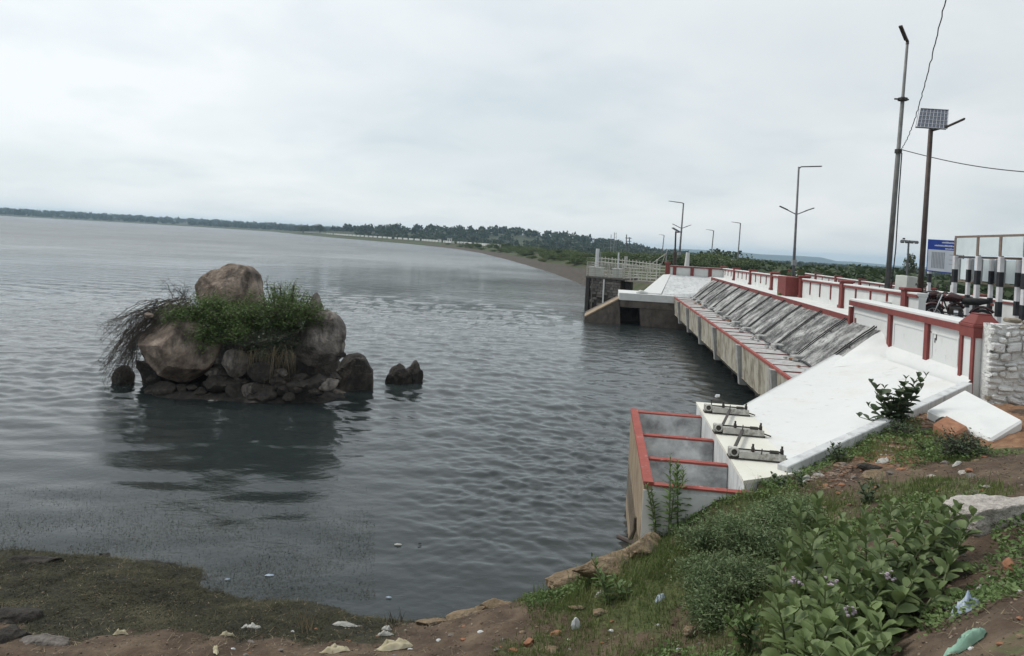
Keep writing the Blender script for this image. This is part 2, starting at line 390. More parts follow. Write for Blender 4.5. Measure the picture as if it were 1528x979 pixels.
M['straw'] = mat('dry_grass', [(.16, .125, .075), (.30, .25, .16)], 3, rough=.9, trans=.2)
M['bark'] = mat('bark', [(.05, .04, .03), (.11, .09, .07)], 6, 8, rough=.9, bump=.6)
M['stem'] = mat('green_stem', [(.10, .13, .06), (.16, .18, .09)], 6, rough=.7)
M['grass'] = mat('grass_blade', [(0.069, 0.103, 0.027), (0.115, 0.156, 0.045), (0.188, 0.200, 0.075)], 1.2, 6, rough=.7, trans=.25)
M['algae'] = mat('shore_weed', [(.016, .017, .009), (.042, .041, .019), (.11, .10, .055)], 1.6, 8, rough=.8, trans=.1)
M['waterweed'] = mat('water_weed', [(.02, .022, .016), (.05, .05, .035)], 3, rough=.6)
M['flower'] = mat('milkweed_flower', [(.26, .21, .25), (.42, .36, .39)], 20, rough=.7)
M['plastic_w'] = mat('white_plastic', [(.38, .37, .34), (.60, .59, .55)], 6, rough=.5, trans=.2, stains=[((.30, .26, .19), 5, .55, .75, V1, .6)])
M['plastic_b'] = mat('pale_blue_plastic', [(.25, .34, .48), (.55, .60, .66)], 9, rough=.4, trans=.2)
M['plastic_g'] = mat('pale_green_plastic', [(.22, .40, .30), (.36, .55, .43)], 6, rough=.5, trans=.2)
M['plastic_y'] = mat('yellowed_cloth', [(.30, .26, .16), (.52, .47, .34)], 6, rough=.8)
M['far_white'] = mat('far_whitewash', [(.55, .55, .53), (.72, .72, .70)], 1.5, rough=.9)
M['far_roof'] = mat('far_roof', [(.30, .29, .28), (.42, .41, .40)], 1.5, rough=.9)
def water_mat():
    m = bpy.data.materials.new('lake_water'); m.use_nodes = True
    t = m.node_tree; L = t.links; b = t.nodes['Principled BSDF']
    b.inputs['Base Color'].default_value = (.021, .027, .027, 1)
    b.inputs['Roughness'].default_value = 0.06
    b.inputs['IOR'].default_value = 1.333
    tcn = N(t, 'ShaderNodeTexCoord')
    def ns(sc_, st, det, rot=0, ro=.5, dist=0.0):
        mp = N(t, 'ShaderNodeMapping'); mp.inputs['Scale'].default_value = st; mp.inputs['Rotation'].default_value = (0, 0, rot)
        L.new(tcn.outputs['Object'], mp.inputs[0])
        n = N(t, 'ShaderNodeTexNoise'); n.inputs['Scale'].default_value = sc_; n.inputs['Detail'].default_value = det
        n.inputs['Roughness'].default_value = ro; n.inputs['Distortion'].default_value = dist
        L.new(mp.outputs[0], n.inputs['Vector']); return n.outputs['Fac']
    # wind ripples are patchy, and calmer in the shallows
    cap = ns(2.6, (.75, 1.25, 1), 5, R(10), .55, .9)
    mid = ns(1.05, (.62, 1.2, 1), 3, R(-8), .5, .7)
    big = ns(.28, (.4, 1.3, 1), 2, R(14))
    pat = ns(.05, (.6, 1.4, 1), 3)
    pm = N(t, 'ShaderNodeMapRange'); pm.inputs['From Min'].default_value = .35; pm.inputs['From Max'].default_value = .65
    pm.inputs['To Min'].default_value = .55; pm.inputs['To Max'].default_value = 1.15
    L.new(pat, pm.inputs['Value'])
    va = N(t, 'ShaderNodeVertexColor', layer_name='cover'); sp = N(t, 'ShaderNodeSeparateColor'); L.new(va.outputs[0], sp.inputs[0])
    def mul(a, k):
        n = N(t, 'ShaderNodeMath', operation='MULTIPLY'); L.new(a, n.inputs[0])
        if isinstance(k, float): n.inputs[1].default_value = k
        else: L.new(k, n.inputs[1])
        return n.outputs[0]
    def add(a, c_):
        n = N(t, 'ShaderNodeMath', operation='ADD'); L.new(a, n.inputs[0]); L.new(c_, n.inputs[1]); return n.outputs[0]
    fine = ns(7.5, (.8, 1.2, 1), 4, R(20), .6, .5)
    rip = add(mul(add(mul(cap, .13), mul(mid, .26)), mul(pm.outputs[0], sp.outputs[0])), mul(fine, .006))
    h = add(rip, mul(mul(big, .36), sp.outputs[1]))
    rm = N(t, 'ShaderNodeMapRange'); rm.inputs['To Min'].default_value = .03; rm.inputs['To Max'].default_value = .25
    L.new(sp.outputs[2], rm.inputs['Value']); L.new(rm.outputs[0], b.inputs['Roughness'])
    bp = N(t, 'ShaderNodeBump'); bp.inputs['Strength'].default_value = 1.0; bp.inputs['Distance'].default_value = 1.0
    L.new(h, bp.inputs['Height']); L.new(bp.outputs[0], b.inputs['Normal'])
    return m
M['water'] = water_mat()

# ================================================================== TERRAIN AND WATER
def smooth(x, a, b):
    u = np.clip((x - a) / (b - a), 0, 1); return u * u * (3 - 2 * u)
def vnoise(x, y, seed=0, octaves=4, lac=2.03, gain=.5):
    """cheap value noise, vectorised"""
    def h(i, j):
        n = (i * 374761393 + j * 668265263 + seed * 974634) & 0x7fffffff
        n = ((n ^ (n >> 13)) * 1274126177) & 0x7fffffff
        return ((n ^ (n >> 16)) & 0xffff) / 65535.0
    tot = np.zeros_like(x, dtype=float); amp = 1.0; s = 0.0
    for o in range(octaves):
        xi = np.floor(x).astype(np.int64); yi = np.floor(y).astype(np.int64); fx = x - xi; fy = y - yi
        fx = fx * fx * (3 - 2 * fx); fy = fy * fy * (3 - 2 * fy)
        a = h(xi, yi); b = h(xi + 1, yi); c = h(xi, yi + 1); d = h(xi + 1, yi + 1)
        tot += amp * ((a * (1 - fx) + b * fx) * (1 - fy) + (c * (1 - fx) + d * fx) * fy); s += amp
        x = x * lac + 17.3; y = y * lac + 5.1; amp *= gain
    return tot / s
def grid_faces(nx, ny):
    i = np.arange(nx - 1)[:, None] * ny + np.arange(ny - 1)[None, :]
    return np.stack([i, i + ny, i + ny + 1, i + 1], -1).reshape(-1, 4)

# control points of the near bank: (x, y, z)
ctrl = []
def cp(px, py, z): p = at_z(px, py, z); ctrl.append((p.x, p.y, z))
for a in [(-150, 812, -.02), (0, 820, .0), (150, 835, 0), (285, 850, 0), (318, 888, .0), (480, 906, .0), (590, 926, .0), (0, 979, .38), (250, 960, .33), (430, 950, .25), (640, 979, .42),
          (560, 960, .25), (650, 927, .12), (725, 905, .30), (790, 893, .48), (850, 872, .65), (905, 850, .85), (945, 818, 1.1), (760, 979, .70), (880, 930, .82), (1000, 979, 1.05),
          (1010, 880, 1.2), (1000, 800, 1.32), (1030, 755, 1.55), (1080, 722, 1.8), (1130, 712, 1.88), (1190, 700, 1.98), (1250, 672, 2.12), (1310, 650, 2.25), (1370, 628, 2.42), (1430, 660, 2.40),
          (1480, 660, 2.48), (1528, 640, 2.68), (1528, 720, 2.72), (1400, 740, 2.38), (1300, 740, 2.12), (1200, 760, 1.92), (1120, 800, 1.68), (1500, 800, 2.62), (1528, 900, 2.88), (1450, 940, 2.62), (1300, 900, 2.05),
          (1150, 900, 1.55), (1150, 979, 1.52), (1300, 979, 2.05), (1440, 979, 2.65), (1528, 979, 2.98)]: cp(*a)
ctrl += [(0, 0, 3.38), (2.5, 1.5, 3.3), (-3, 1, 3.0), (-7, 2, 2.2), (-1.5, 4.5, 1.9), (-5, 5, 1.1), (1.2, 5, 2.0), (-10, 6, .6), (6, 2, 3.2), (10, 4, 3.0), (10, 9.5, 2.75), (14, 8, 2.9), (14, 12, 2.8), (9, 12.5, 2.6), (0, -5, 3.6), (-8, -4, 3.2), (10, -4, 3.3),
         (-10.5, 11.5, -.12), (-6, 12.2, -.35), (-3, 11.6, -.5), (-1.2, 10.6, -.6), (0.4, 10.5, -.5), (1.0, 11.2, -.7), (-12, 14, -.6), (-6, 15, -.9), (0, 14, -1.3), (-13, 9.5, .15), (5, 13, 1.6), (7.5, 15, 2.0), (3.2, 12.5, .4), (3.3, 15.2, -.6), (6, 17, 1.2), (9.4, 16, 2.3), (1.95, 10.1, .7), (14, 16, 2.7)]
K = np.array(ctrl); XY = K[:, :2]
def tps_phi(r2): return np.where(r2 > 1e-9, r2 * np.log(np.maximum(r2, 1e-9)) * .5, 0)
d2 = ((XY[:, None] - XY[None]) ** 2).sum(-1); n_ = len(K)
Amat = np.zeros((n_ + 3, n_ + 3)); Amat[:n_, :n_] = tps_phi(d2) + np.eye(n_) * .06
Amat[:n_, n_] = 1; Amat[:n_, n_ + 1:] = XY; Amat[n_, :n_] = 1; Amat[n_ + 1:, :n_] = XY.T
wts = np.linalg.solve(Amat, np.concatenate([K[:, 2], np.zeros(3)]))
def bank_raw(x, y):
    x = np.asarray(x, float); y = np.asarray(y, float); sh = x.shape; x = x.ravel(); y = y.ravel(); z = np.zeros_like(x)
    for a in range(0, len(x), 20000):
        q = np.stack([x[a:a + 20000], y[a:a + 20000]], -1)
        z[a:a + 20000] = tps_phi(((q[:, None] - XY[None]) ** 2).sum(-1)) @ wts[:n_] + wts[n_] + q @ wts[n_ + 1:]
    return z.reshape(sh)
def bank_h(x, y):
    z = bank_raw(x, y)
    lump = (vnoise(np.asarray(x, float) * 1.3, np.asarray(y, float) * 1.3, 3, 5) - .5)
    fine = (vnoise(np.asarray(x, float) * 7, np.asarray(y, float) * 7, 9, 4) - .5)
    k = .5 + .5 * smooth(z, .05, .6)
    return z + (lump * .22 + fine * .085) * k
def bz(x, y): return float(bank_h(np.array([x]), np.array([y]))[0])
def bank_cover(x, y, z):
    """R grass, G wet algae, B red earth, all as what grows or lies there"""
    nlow = vnoise(x * .8, y * .8, 21, 4)
    g = smooth(y, 5.6, 6.6) * smooth(x, -.6, .6) * (1 - smooth(z, 1.9, 2.25)) * (.42 + .55 * smooth(nlow, .38, .58))
    g = np.maximum(g, .55 * smooth(nlow, .55, .68) * smooth(x, 1.5, 3))
    algae = (1 - smooth(x, -1.7, -.6)) * (1 - smooth(z, .22, .36)) * smooth(y, 7.4, 8.6)
    algae = np.maximum(algae, 1 - smooth(z, .02, .10))
    # the trodden brown margin at the bottom edge
    g *= 1 - .9 * (1 - smooth(x, -.2, .8)) * (1 - smooth(z, .6, .75))
    red = smooth(vnoise(x * .55 + 3, y * .55, 33, 3), .46, .62) * smooth(z, 2.0, 2.25) * smooth(y, 8.5, 10)
    return np.stack([g, algae, red * .9, np.ones_like(g)], -1)
xs = np.arange(-15, 15.01, .075); ys = np.arange(-6, 17.01, .075)
X_, Y_ = np.meshgrid(xs, ys, indexing='ij'); Z_ = bank_h(X_, Y_)
# stay clear of the concrete: the intake chamber's inside and the wing slope
s_ = UX * X_ + UY * Y_; t_ = UY * X_ - UX * Y_
inside = (s_ > 10.0) & (t_ > .75) & (t_ < 9.6)
Z_ = np.where(inside & (t_ < 2.2) , np.minimum(Z_, .7), Z_)
curb_s = 10.75 + (t_ - 2.65) * (14.93 - 10.75) / (6.89 - 2.65)
Z_ = np.where(inside & (t_ >= 2.0) & (s_ > np.maximum(curb_s, 10.35) + .1), np.minimum(Z_, 1.2), Z_)
Z_ = np.where((s_ > 14.9) & (t_ > 6.6), np.minimum(Z_, 2.3), Z_)
edge = np.minimum.reduce([X_ + 15, 15 - X_, Y_ + 6, 17 - Y_])
Z_ = np.where(edge < 1.0, Z_ - (1 - edge) * 3.5, Z_)
cover = bank_cover(X_.ravel(), Y_.ravel(), Z_.ravel())
bank = np_mesh('bank', np.stack([X_.ravel(), Y_.ravel(), Z_.ravel()], -1), grid_faces(len(xs), len(ys)), M['soil'], smooth=True, col=cover)
tag(bank, kind='structure')

# shoreline of the reservoir (lake on its left)
SHORE = [(-6, -60), (2, -10), (10.5, 14), (14.0, 50), (10.2, 60), (9.65, 97), (7.05, 133), (-.4, 198), (-10.7, 275), (-26, 352), (-70, 470), (-145, 600), (-338, 1040), (-534, 1266), (-725, 1400), (-842, 1400), (-960, 1385), (-1300, 1330), (-2300, 1000), (-4200, 300)]
def resample(pts, step):
    o = []; 
    for a, b in zip(pts[:-1], pts[1:]):
        L = math.dist(a, b); k = max(1, int(L / step(a)))
        o += [(a[0] + (b[0] - a[0]) * i / k, a[1] + (b[1] - a[1]) * i / k) for i in range(k)]
    return o + [pts[-1]]
sh = np.array(SHORE, float)
def shore_dist(x, y):
    best = np.full(x.shape, 1e9); sgn = np.ones(x.shape)
    for a, b in zip(sh[:-1], sh[1:]):
        d = b - a; L2 = d @ d
        u = np.clip(((x - a[0]) * d[0] + (y - a[1]) * d[1]) / L2, 0, 1)
        ex = x - (a[0] + u * d[0]); ey = y - (a[1] + u * d[1]); q = np.hypot(ex, ey)
        side = d[0] * (y - a[1]) - d[1] * (x - a[0])      # >0: left, the lake
        m_ = q < best - 1e-6
        best = np.where(m_, q, best); sgn = np.where(m_, np.where(side > 0, -1, 1), sgn)
    return best * sgn
def land_h(x, y):
    d = shore_dist(x, y)
    z = -5.5 + 7.5 * smooth(y, 450, 1000)
    z = z + 2.0 * (vnoise(x * .004, y * .004, 5, 3) - .5)
    z = z + 11 * np.exp(-(((x + 40) / 170) ** 2 + ((y - 900) / 120) ** 2)) + 6 * np.exp(-(((x - 140) / 160) ** 2 + ((y - 820) / 120) ** 2))
    z = z + 8 * smooth(d, 120, 700) * smooth(-x, 200, 600)
    z = z - 4 * smooth(x, 150, 700) * (1 - smooth(y, 900, 1800))
    low = smooth(x / np.maximum(y, 1), .04, .36); dd_ = np.hypot(x, y)
    z = z * (1 - low) + (-4.5 - .0068 * dd_ + 2 * (vnoise(x * .006, y * .006, 8, 2) - .5)) * low
    return np.where(d > 0, -3 + (z + 3) * smooth(d, 8, 30), -3.0)
g1 = np.sinh(np.linspace(-1, 1, 261) * 6.2) / np.sinh(6.2) * 9000
GX, GY = np.meshgrid(g1, g1 + 200, indexing='ij')
GZ = land_h(GX, GY)
ground = tag(np_mesh('ground', np.stack([GX.ravel(), GY.ravel(), GZ.ravel()], -1), grid_faces(261, 261), M['land'], smooth=True), kind='structure')

# water sheet: a fan that is finer near the bank, with real wind waves on its nearer part
wr = [6.0]
while wr[-1] < 165: wr.append(wr[-1] + max(.03, wr[-1] ** 2 / 4700))
while wr[-1] < 4600: wr.append(wr[-1] * 1.045)
wr = np.array(wr); wa = np.linspace(R(-50), R(52), 720)
WR, WA = np.meshgrid(wr, wa, indexing='ij'); WX, WY = WR * np.sin(WA), WR * np.cos(WA)
# calm shallows along the near shore and in the lee of the islet
shal = smooth(WY + .22 * np.minimum(WX + 4, 0), 12.0, 21.0)
near_isl = np.exp(-(((WX + 7.5) / 6) ** 4 + ((WY - 15.5) / 6.0) ** 4))
right = smooth(WX, -3.5, .5)
rip = np.clip(.08 + .92 * np.maximum(shal, right * smooth(WY, 8.5, 15)), 0, 1) * (1 - .62 * near_isl)
patch = .55 + .9 * smooth(vnoise(WX * .07 + 5, WY * .045, 51, 3), .34, .66)
rip = rip * patch
swl = np.clip(.40 + .60 * shal, 0, 1) * (1 + .6 * near_isl)
WZ = np.zeros_like(WX); gw = np.random.default_rng(5); fade = 1 - smooth(WR, 100, 162)
for k in range(72):
    lam = .20 * (3.0 / .20) ** ((k + gw.uniform(0, 1)) / 72); th_ = R(-104) + gw.normal(0, .62 if lam < 1.0 else .34)
    amp = .0062 * lam ** .72 * gw.uniform(.6, 1.4) * (1 - .45 * float(smooth(np.array(lam), .8, 1.8)))
    kx, ky = math.cos(th_) * 2 * PI / lam, math.sin(th_) * 2 * PI / lam
    ph = kx * WX + ky * WY + gw.uniform(0, 2 * PI)
    ph = ph + 1.1 * (vnoise(WX * .35 / lam + k * 3.7, WY * .35 / lam, 60 + k, 2) - .5) * 2 * PI * .55      # crests stay short
    wgt = rip if lam < 1.0 else swl * .8
    crestw = np.sin(ph); crestw = crestw + .22 * np.cos(2 * ph)
    WZ += amp * .62 * crestw * wgt * fade * (1 - smooth(WR, 24 * lam + 10, 52 * lam + 24)) * (1 - .85 * smooth(WR, 34, 72))
far_w = smooth(WR, 45, 240)
wc = np.stack([rip * smooth(WR, 18, 70), swl * smooth(WR, 34, 80), far_w, np.ones_like(rip)], -1).reshape(-1, 4)
wf = grid_faces(len(wr), len(wa)); wsd = shore_dist(WX.ravel(), WY.ravel()); wf = wf[wsd[wf].min(1) < 24]
water = tag(np_mesh('water', np.stack([WX.ravel(), WY.ravel(), WZ.ravel()], -1), wf, M['water'], smooth=True, col=wc), kind='structure')

# earth embankment, swept along the shoreline from the sluice tower to the far shore
epts = resample([tuple(p) for p in SHORE[3:]], lambda a: max(2.2, a[1] * .02) if a[1] < 1100 else 25)
prof_near = [(-6, -2.6), (0, -.05), (3.0, .75), (4.2, 1.0), (7.5, 2.3), (11, 3.55), (12.5, 3.75), (17, 3.75), (20, 2.6), (34, -4.5), (45, -6)]
prof_far = [(-8, -2.6), (0, -.05), (12, .7), (30, 1.2), (60, 1.6), (90, 1.9), (120, 2.0), (160, 2.0), (240, 2.0), (500, 3.0), (1100, 3.5)]
EV = []; ne = len(epts)
crest = []
for i, p in enumerate(epts):
    a = epts[max(0, i - 1)]; b = epts[min(ne - 1, i + 1)]
    d = Vector((b[0] - a[0], b[1] - a[1])).normalized(); n = Vector((d.y, -d.x))
    k = float(smooth(np.array(p[1]), 650, 1050)) if p[0] < 0 else 0.0
    if p[0] < -300: k = max(k, float(smooth(np.array(-p[0]), 300, 420)))
    zs_ = 1 - .42 * float(smooth(np.array(p[1]), 90, 190))
    for (o1, z1), (o2, z2) in zip(prof_near, prof_far):
        if z1 > 0: z1 = z1 * zs_
        if p[0] > -450 and o2 > 240: o2, z2 = o2 * .1 + 215, -6 if o2 > 600 else 1.0
        o_ = o1 + (o2 - o1) * k; z_ = z1 + (z2 - z1) * k
        q = Vector(p) + n * o_
        w = mnoise.noise(Vector((q.x * .25, q.y * .25, 3))) * .35 + mnoise.noise(Vector((q.x * .9, q.y * .9, 8))) * .16
        if o1 < 0 or o1 > 20: w = 0
        if o1 > 7: z_ = min(z_, 2.7 + max(0, q.y - 60) * .02)
        EV.append((q.x, q.y, z_ + w * (1 + k)))
    crest.append((Vector(p) + n * (14.5 + k * 60), n, k))
np_e = len(prof_near)
emb = np_mesh('embankment', EV, grid_faces(ne, np_e), M['embank'], smooth=True)
tag(emb, kind='structure')
# stone pitching along the water's edge of the embankment
PV = []
sub = [i for i in range(ne) if epts[i][1] < 420 and epts[i][0] > -100]
for i in sub:
    p = epts[i]; a = epts[max(0, i - 1)]; b = epts[min(ne - 1, i + 1)]
    d = Vector((b[0] - a[0], b[1] - a[1])).normalized(); n = Vector((d.y, -d.x))
    for o_, z_ in ((-1.6, -.5), (.2, .3), (1.5, .95), (2.9, 1.32), (4.0, 1.22)):
        if z_ > 0: z_ *= 1 - .42 * float(smooth(np.array(p[1]), 90, 190))
        q = Vector(p) + n * o_; PV.append((q.x, q.y, z_ + mnoise.noise(Vector((q.x * .8, q.y * .8, 1))) * .16))
tag(np_mesh('stone_pitching', PV, grid_faces(len(sub), 5), M['pitching'], smooth=False), kind='structure')

# far ridges
def ridge(name, pts, depth):
    V = []; n = 70
    for i in range(n):
        u = i / (n - 1) * (len(pts) - 1); k = min(int(u), len(pts) - 2); f = u - k; f = f * f * (3 - 2 * f)
        x = pts[k][0] + (pts[k + 1][0] - pts[k][0]) * (u - k); y = pts[k][1] + (pts[k + 1][1] - pts[k][1]) * (u - k); h = pts[k][2] + (pts[k + 1][2] - pts[k][2]) * f
        h += 5 * mnoise.noise(Vector((x * .006, y * .006, 2)))
        for v, q in ((-1, 0), (-.6, .35), (-.25, .85), (0, 1), (.3, .8), (1, 0)):
            V.append((x, y + v * depth, -46 + (h + 46) * q))
    return tag(np_mesh(name, V, grid_faces(n, 6), M['hill'], smooth=True), kind='structure')
ridge('hills', [(600, 4800, -30), (900, 4800, 6), (1110, 4800, 18), (1400, 4800, 18), (1640, 4800, 13), (1990, 4800, 15), (2130, 4800, -4), (2600, 4900, -12), (3400, 5000, -8), (4400, 5000, -14)], 420)

# ------------------------------------------------------------------ spillway dam
spill = thing('spillway_dam', D(20, 4.75, 0), 'long curved spillway crest with streaked black and white face, grey shelf and red edged fascia', 'spillway')
S0, S1 = 15.5, 49.6
# curved face
nu, ns_ = 26, 320
V = []
for i in range(ns_):
    s = S0 + 4.7 + (S1 - S0 - 4.7) * i / (ns_ - 1)
    for j in range(nu):
        u = j / (nu - 1); t = 7.34 - 1.46 * u; z = 3.24 - 1.24 * u ** 1.10
        w = mnoise.noise(Vector((s * .9, t * 1.7, 4))) * .010 + mnoise.noise(Vector((s * 4, t * 5, 9))) * .022 + mnoise.noise(Vector((s * 11, t * 12, 2))) * .012
        p = D(s, t, z); V.append((p.x, p.y, p.z + w))
np_mesh('curved_face', V, grid_faces(ns_, nu), M['ogee'], parent=spill, smooth=True)
mb = MB(); n_p = 12                 # whitewashed end where the curved face runs into the wing slope
for j in range(n_p):
    u = j / (n_p - 1); t = 7.34 - 1.46 * u; z = 3.24 - 1.24 * u ** 1.10
    mb.v.append(tuple(D(S0 + 4.72, t, z))); t2 = 7.15 - 2.1 * u; mb.v.append(tuple(D(18.9, t2, 2.62 - .36 * u - .02)))
for j in range(n_p - 1): mb.f.append((2 * j, 2 * j + 1, 2 * j + 3, 2 * j + 2)); mb.m.append(0)
mb.build('white_end', M['white'], spill, smooth=True)
def zog(t): u = (7.34 - t) / 1.46; return 3.24 - 1.24 * max(0, min(1, u)) ** 1.10
# ledge above
MB().dbox(S0 + 6.6, 52.5, 7.36, 8.31, 2.2, 3.34).build('ledge', M['white'], spill)
MB().dbox(S0 + 6.6, 50.4, 7.29, 7.357, 3.13, 3.36).build('red_band', M['red'], spill)
# shelf slabs with thin red joints
s = S0; k = 0
while s < S1 - .1:
    L_ = min(1.15, S1 - s)
    dz = rng.uniform(-.012, .012)
    MB().dbox(s + .03, s + L_ - .01, 4.83, 5.92, 1.80, 1.985 + dz).build('shelf_slab', M['shelf'], spill, bevel=.008)
    MB().dbox(s - .01, s + .03, 4.83, 5.90, 1.82, 2.003 + dz).build('joint_strip', M['red'], spill)
    s += L_
MB().dbox(S0, S1, 4.74, 4.828, 1.955, 2.025).build('red_edging', M['red_bright'], spill)
ribs = [13.6, 18.6, 23.7, 28.4, 32.9, 37.3, 41.2, 45.1, 49.4]
ribs = [15.6, 20.4, 25.4, 30.8, 35.6, 40.4, 44.9, 49.3]
for a, b in zip(ribs[:-1], ribs[1:]):
    mb = MB()
    mb.hexa([D(a + .12, 4.83, .92), D(a + .12, 4.99, .92), D(b - .12, 4.99, .92), D(b - .12, 4.83, .92), D(a + .12, 4.76, 1.96), D(a + .12, 4.99, 1.96), D(b - .12, 4.99, 1.96), D(b - .12, 4.76, 1.96)])
    mb.build('fascia_panel', M['fascia'], spill)
    n = 5; st = (b - a - .24) / n
    for q in range(n):               # corbels below the panel
        c0 = a + .12 + q * st
        MB().hexa([D(c0 + st * .22, 5.25, .45), D(c0 + st * .22, 6.0, .45), D(c0 + st * .78, 6.0, .45), D(c0 + st * .78, 5.25, .45), D(c0 + st * .06, 4.80, .915), D(c0 + st * .06, 6.0, .915), D(c0 + st * .94, 6.0, .915), D(c0 + st * .94, 4.80, .915)]).build('corbel', M['fascia'], spill)
for a in ribs:
    MB().hexa([D(a - .12, 4.76, .66), D(a - .12, 5.2, .66), D(a + .12, 5.2, .66), D(a + .12, 4.76, .66), D(a - .12, 4.60, 1.99), D(a - .12, 5.2, 1.9), D(a + .12, 5.2, 1.9), D(a + .12, 4.60, 1.99)]).build('fascia_rib', M['conc'], spill, bevel=.012)
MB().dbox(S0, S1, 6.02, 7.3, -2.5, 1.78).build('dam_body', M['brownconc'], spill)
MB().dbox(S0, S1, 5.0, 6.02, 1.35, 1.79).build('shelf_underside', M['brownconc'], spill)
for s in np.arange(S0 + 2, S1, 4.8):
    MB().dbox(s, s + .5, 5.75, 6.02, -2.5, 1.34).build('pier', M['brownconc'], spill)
# pairs of black hoses draped over the curved face, tied to a line along its foot
cable_s = [20.6, 22.9, 25.4, 27.9, 30.4, 32.8, 35.2, 37.6, 40.0, 42.5, 45.2, 47.2]
for i, s in enumerate(cable_s):
    for q in (-1, 1):
        pts = []
        for j in range(12):
            u = j / 11; t = 7.33 - 1.52 * u
            pts.append(D(s + q * .085 + .12 * math.sin(u * 2.2 + i) * .4, t, zog(t) + .05 + (.03 if j in (0, 11) else 0)))
        MB().tube(pts, .018 if i < 6 else .023, 6).build('hose', M['black'], spill, smooth=True)
    if i < 5:
        t = 6.6 + .2 * (i % 3)
        MB().beam(D(s - .22, t, zog(t) + .07), D(s + .22, t + .03, zog(t) + .07), .03, .03).build('clip', M['dark_iron'], spill)
    MB().cbox(D(s - .35, 5.86, 2.05), (.34, .34, .16), Matrix.Rotation(DROT + .2, 3, 'Z')).build('anchor_block', M['conc'], spill, bevel=.03)
pts = [D(s, 5.80 + .03 * math.sin(s * 2.1), 2.05 + .02 * math.sin(s * 3.3)) for s in np.arange(19.4, 49.3, .45)]
MB().tube(pts, .026, 6).build('foot_line', M['black'], spill, smooth=True)
for i in range(26):
    s = rng.uniform(21, 44); MB().cbox(D(s, rng.uniform(5.45, 5.78), 2.03), (rng.uniform(.06, .22), rng.uniform(.05, .16), .05), Matrix.Rotation(rng.uniform(0, 3), 3, 'Z')).build('rubble_piece', M['conc'] if i % 4 else M['brickred'], spill)

# road deck behind the parapets
road = tag(MB().dbox(14.9, 75, 8.2, 16.4, 1.5, 2.75).build('road', M['asphalt']), kind='structure')
road2 = tag(MB().dbox(-30, 14.9, 9.4, 24, 1.2, 2.73).build('road_apron', M['asphalt']), kind='structure')
tag(MB().dbox(14.9, 70, 16.45, 19, -6, 2.6).build('downstream_shoulder', M['land']), kind='structure')

# ------------------------------------------------------------------ parapets
def parapet(name, label, s0, s1, t, thick, zb, zt0, zt1, posts, nrib, side=-1, cat='parapet', rib_side=None):
    """posts = list of s; ribs between; side -1 faces the lake"""
    th = thing(name, D(s0, t, zb), label, cat)
    def zt(s): return zt0 + (zt1 - zt0) * (s - s0) / (s1 - s0)
    MB().dbox(s0, s1, t, t + thick, zb - .5, zt0 - .10, zt1 - .10).build('wall', M['white'], th)
    MB().hexa([D(s0, t - .05, zt0 - .098), D(s0, t + thick + .05, zt0 - .098), D(s1, t + thick + .05, zt1 - .098), D(s1, t - .05, zt1 - .098), D(s0, t - .05, zt0), D(s0, t + thick + .05, zt0), D(s1, t + thick + .05, zt1), D(s1, t - .05, zt1)]).build('coping', M['white'], th, bevel=.01)
    MB().hexa([D(s0, t - .056, zt0 - .125), D(s0, t - .003, zt0 - .125), D(s1, t - .003, zt1 - .125), D(s1, t - .056, zt1 - .125), D(s0, t - .056, zt0 - .045), D(s0, t - .051, zt0 - .045), D(s1, t - .051, zt1 - .045), D(s1, t - .056, zt1 - .045)]).build('red_strip', M['red'], th)
    for s in posts:
        p = MB().dbox(s - .15, s + .15, t - .09, t + thick + .09, zb - .02, zt(s) + .03).build('post', M['red'], th)
        MB().dbox(s - .20, s + .20, t - .14, t + thick + .14, zt(s) + .032, zt(s) + .11).build('cap', M['red'], p, bevel=.02)
        MB().dbox(s - .18, s + .18, t - .12, t, zb - .03, zb + .10).build('foot', M['red'], p)
    ps = sorted(posts)
    for a, b in zip(ps[:-1], ps[1:]):
        for k in range(1, nrib + 1):
            s = a + (b - a) * k / (nrib + 1)
            MB().dbox(s - .035, s + .035, t - .035, t - .002, zb + .20, zt(s) - .131).build('rib', M['red'], th)
    return th, zt
up, zt_up = parapet('upstream_parapet', 'white parapet with thin red ribs along the spillway ledge, with one broad red pier', 20.5, 52.4, 8.3, .18, 3.34, 4.24, 3.98, [21.3, 26.6, 31.9, 37.2, 42.4, 47.5, 52.2], 3)
pier = MB().dbox(32.15, 33.6, 7.72, 8.29, 3.34, 4.16).build('broad_pier', M['red'], up, bevel=.015)
MB().tube([D(32.6, 7.6, 3.36), D(32.5, 7.55, 3.45)], [.1, .03], 6).build('weed_tuft', M['weed'], up)
dn, _ = parapet('downstream_parapet', 'white parapet with red posts along the far side of the dam road', 14.0, 66, 16.05, .2, 2.75, 3.72, 3.80, [14.6, 19.4, 24.2, 29.0, 33.8, 38.6, 43.4, 48.2, 53.0, 57.8, 62.6, 65.8], 2)
# end wall across the far end of the spillway
ew = thing('end_parapet', D(52, 6.5, 3.3), 'short white parapet with red posts facing across the far end of the spillway', 'parapet')
MB().dbox(51.8, 52.0, 4.75, 8.28, 2.6, 3.88).build('wall', M['white'], ew)
MB().dbox(51.75, 52.05, 4.70, 8.2, 3.882, 3.97).build('coping', M['white'], ew)
MB().dbox(51.735, 51.748, 4.70, 8.2, 3.86, 3.955).build('red_strip', M['red'], ew)
for i, t in enumerate((5.02, 6.2, 7.4)):
    MB().dbox(51.72, 51.796, t - .11, t + .11, 3.30, 3.855).build('post', M['red'], ew)
q = MB().dbox(51.9, 52.3, 4.42, 4.70, 3.2, 4.06).build('corner_post', M['red'], ew)
MB().dbox(51.85, 52.35, 4.36, 4.74, 4.062, 4.15).build('cap', M['red'], q)

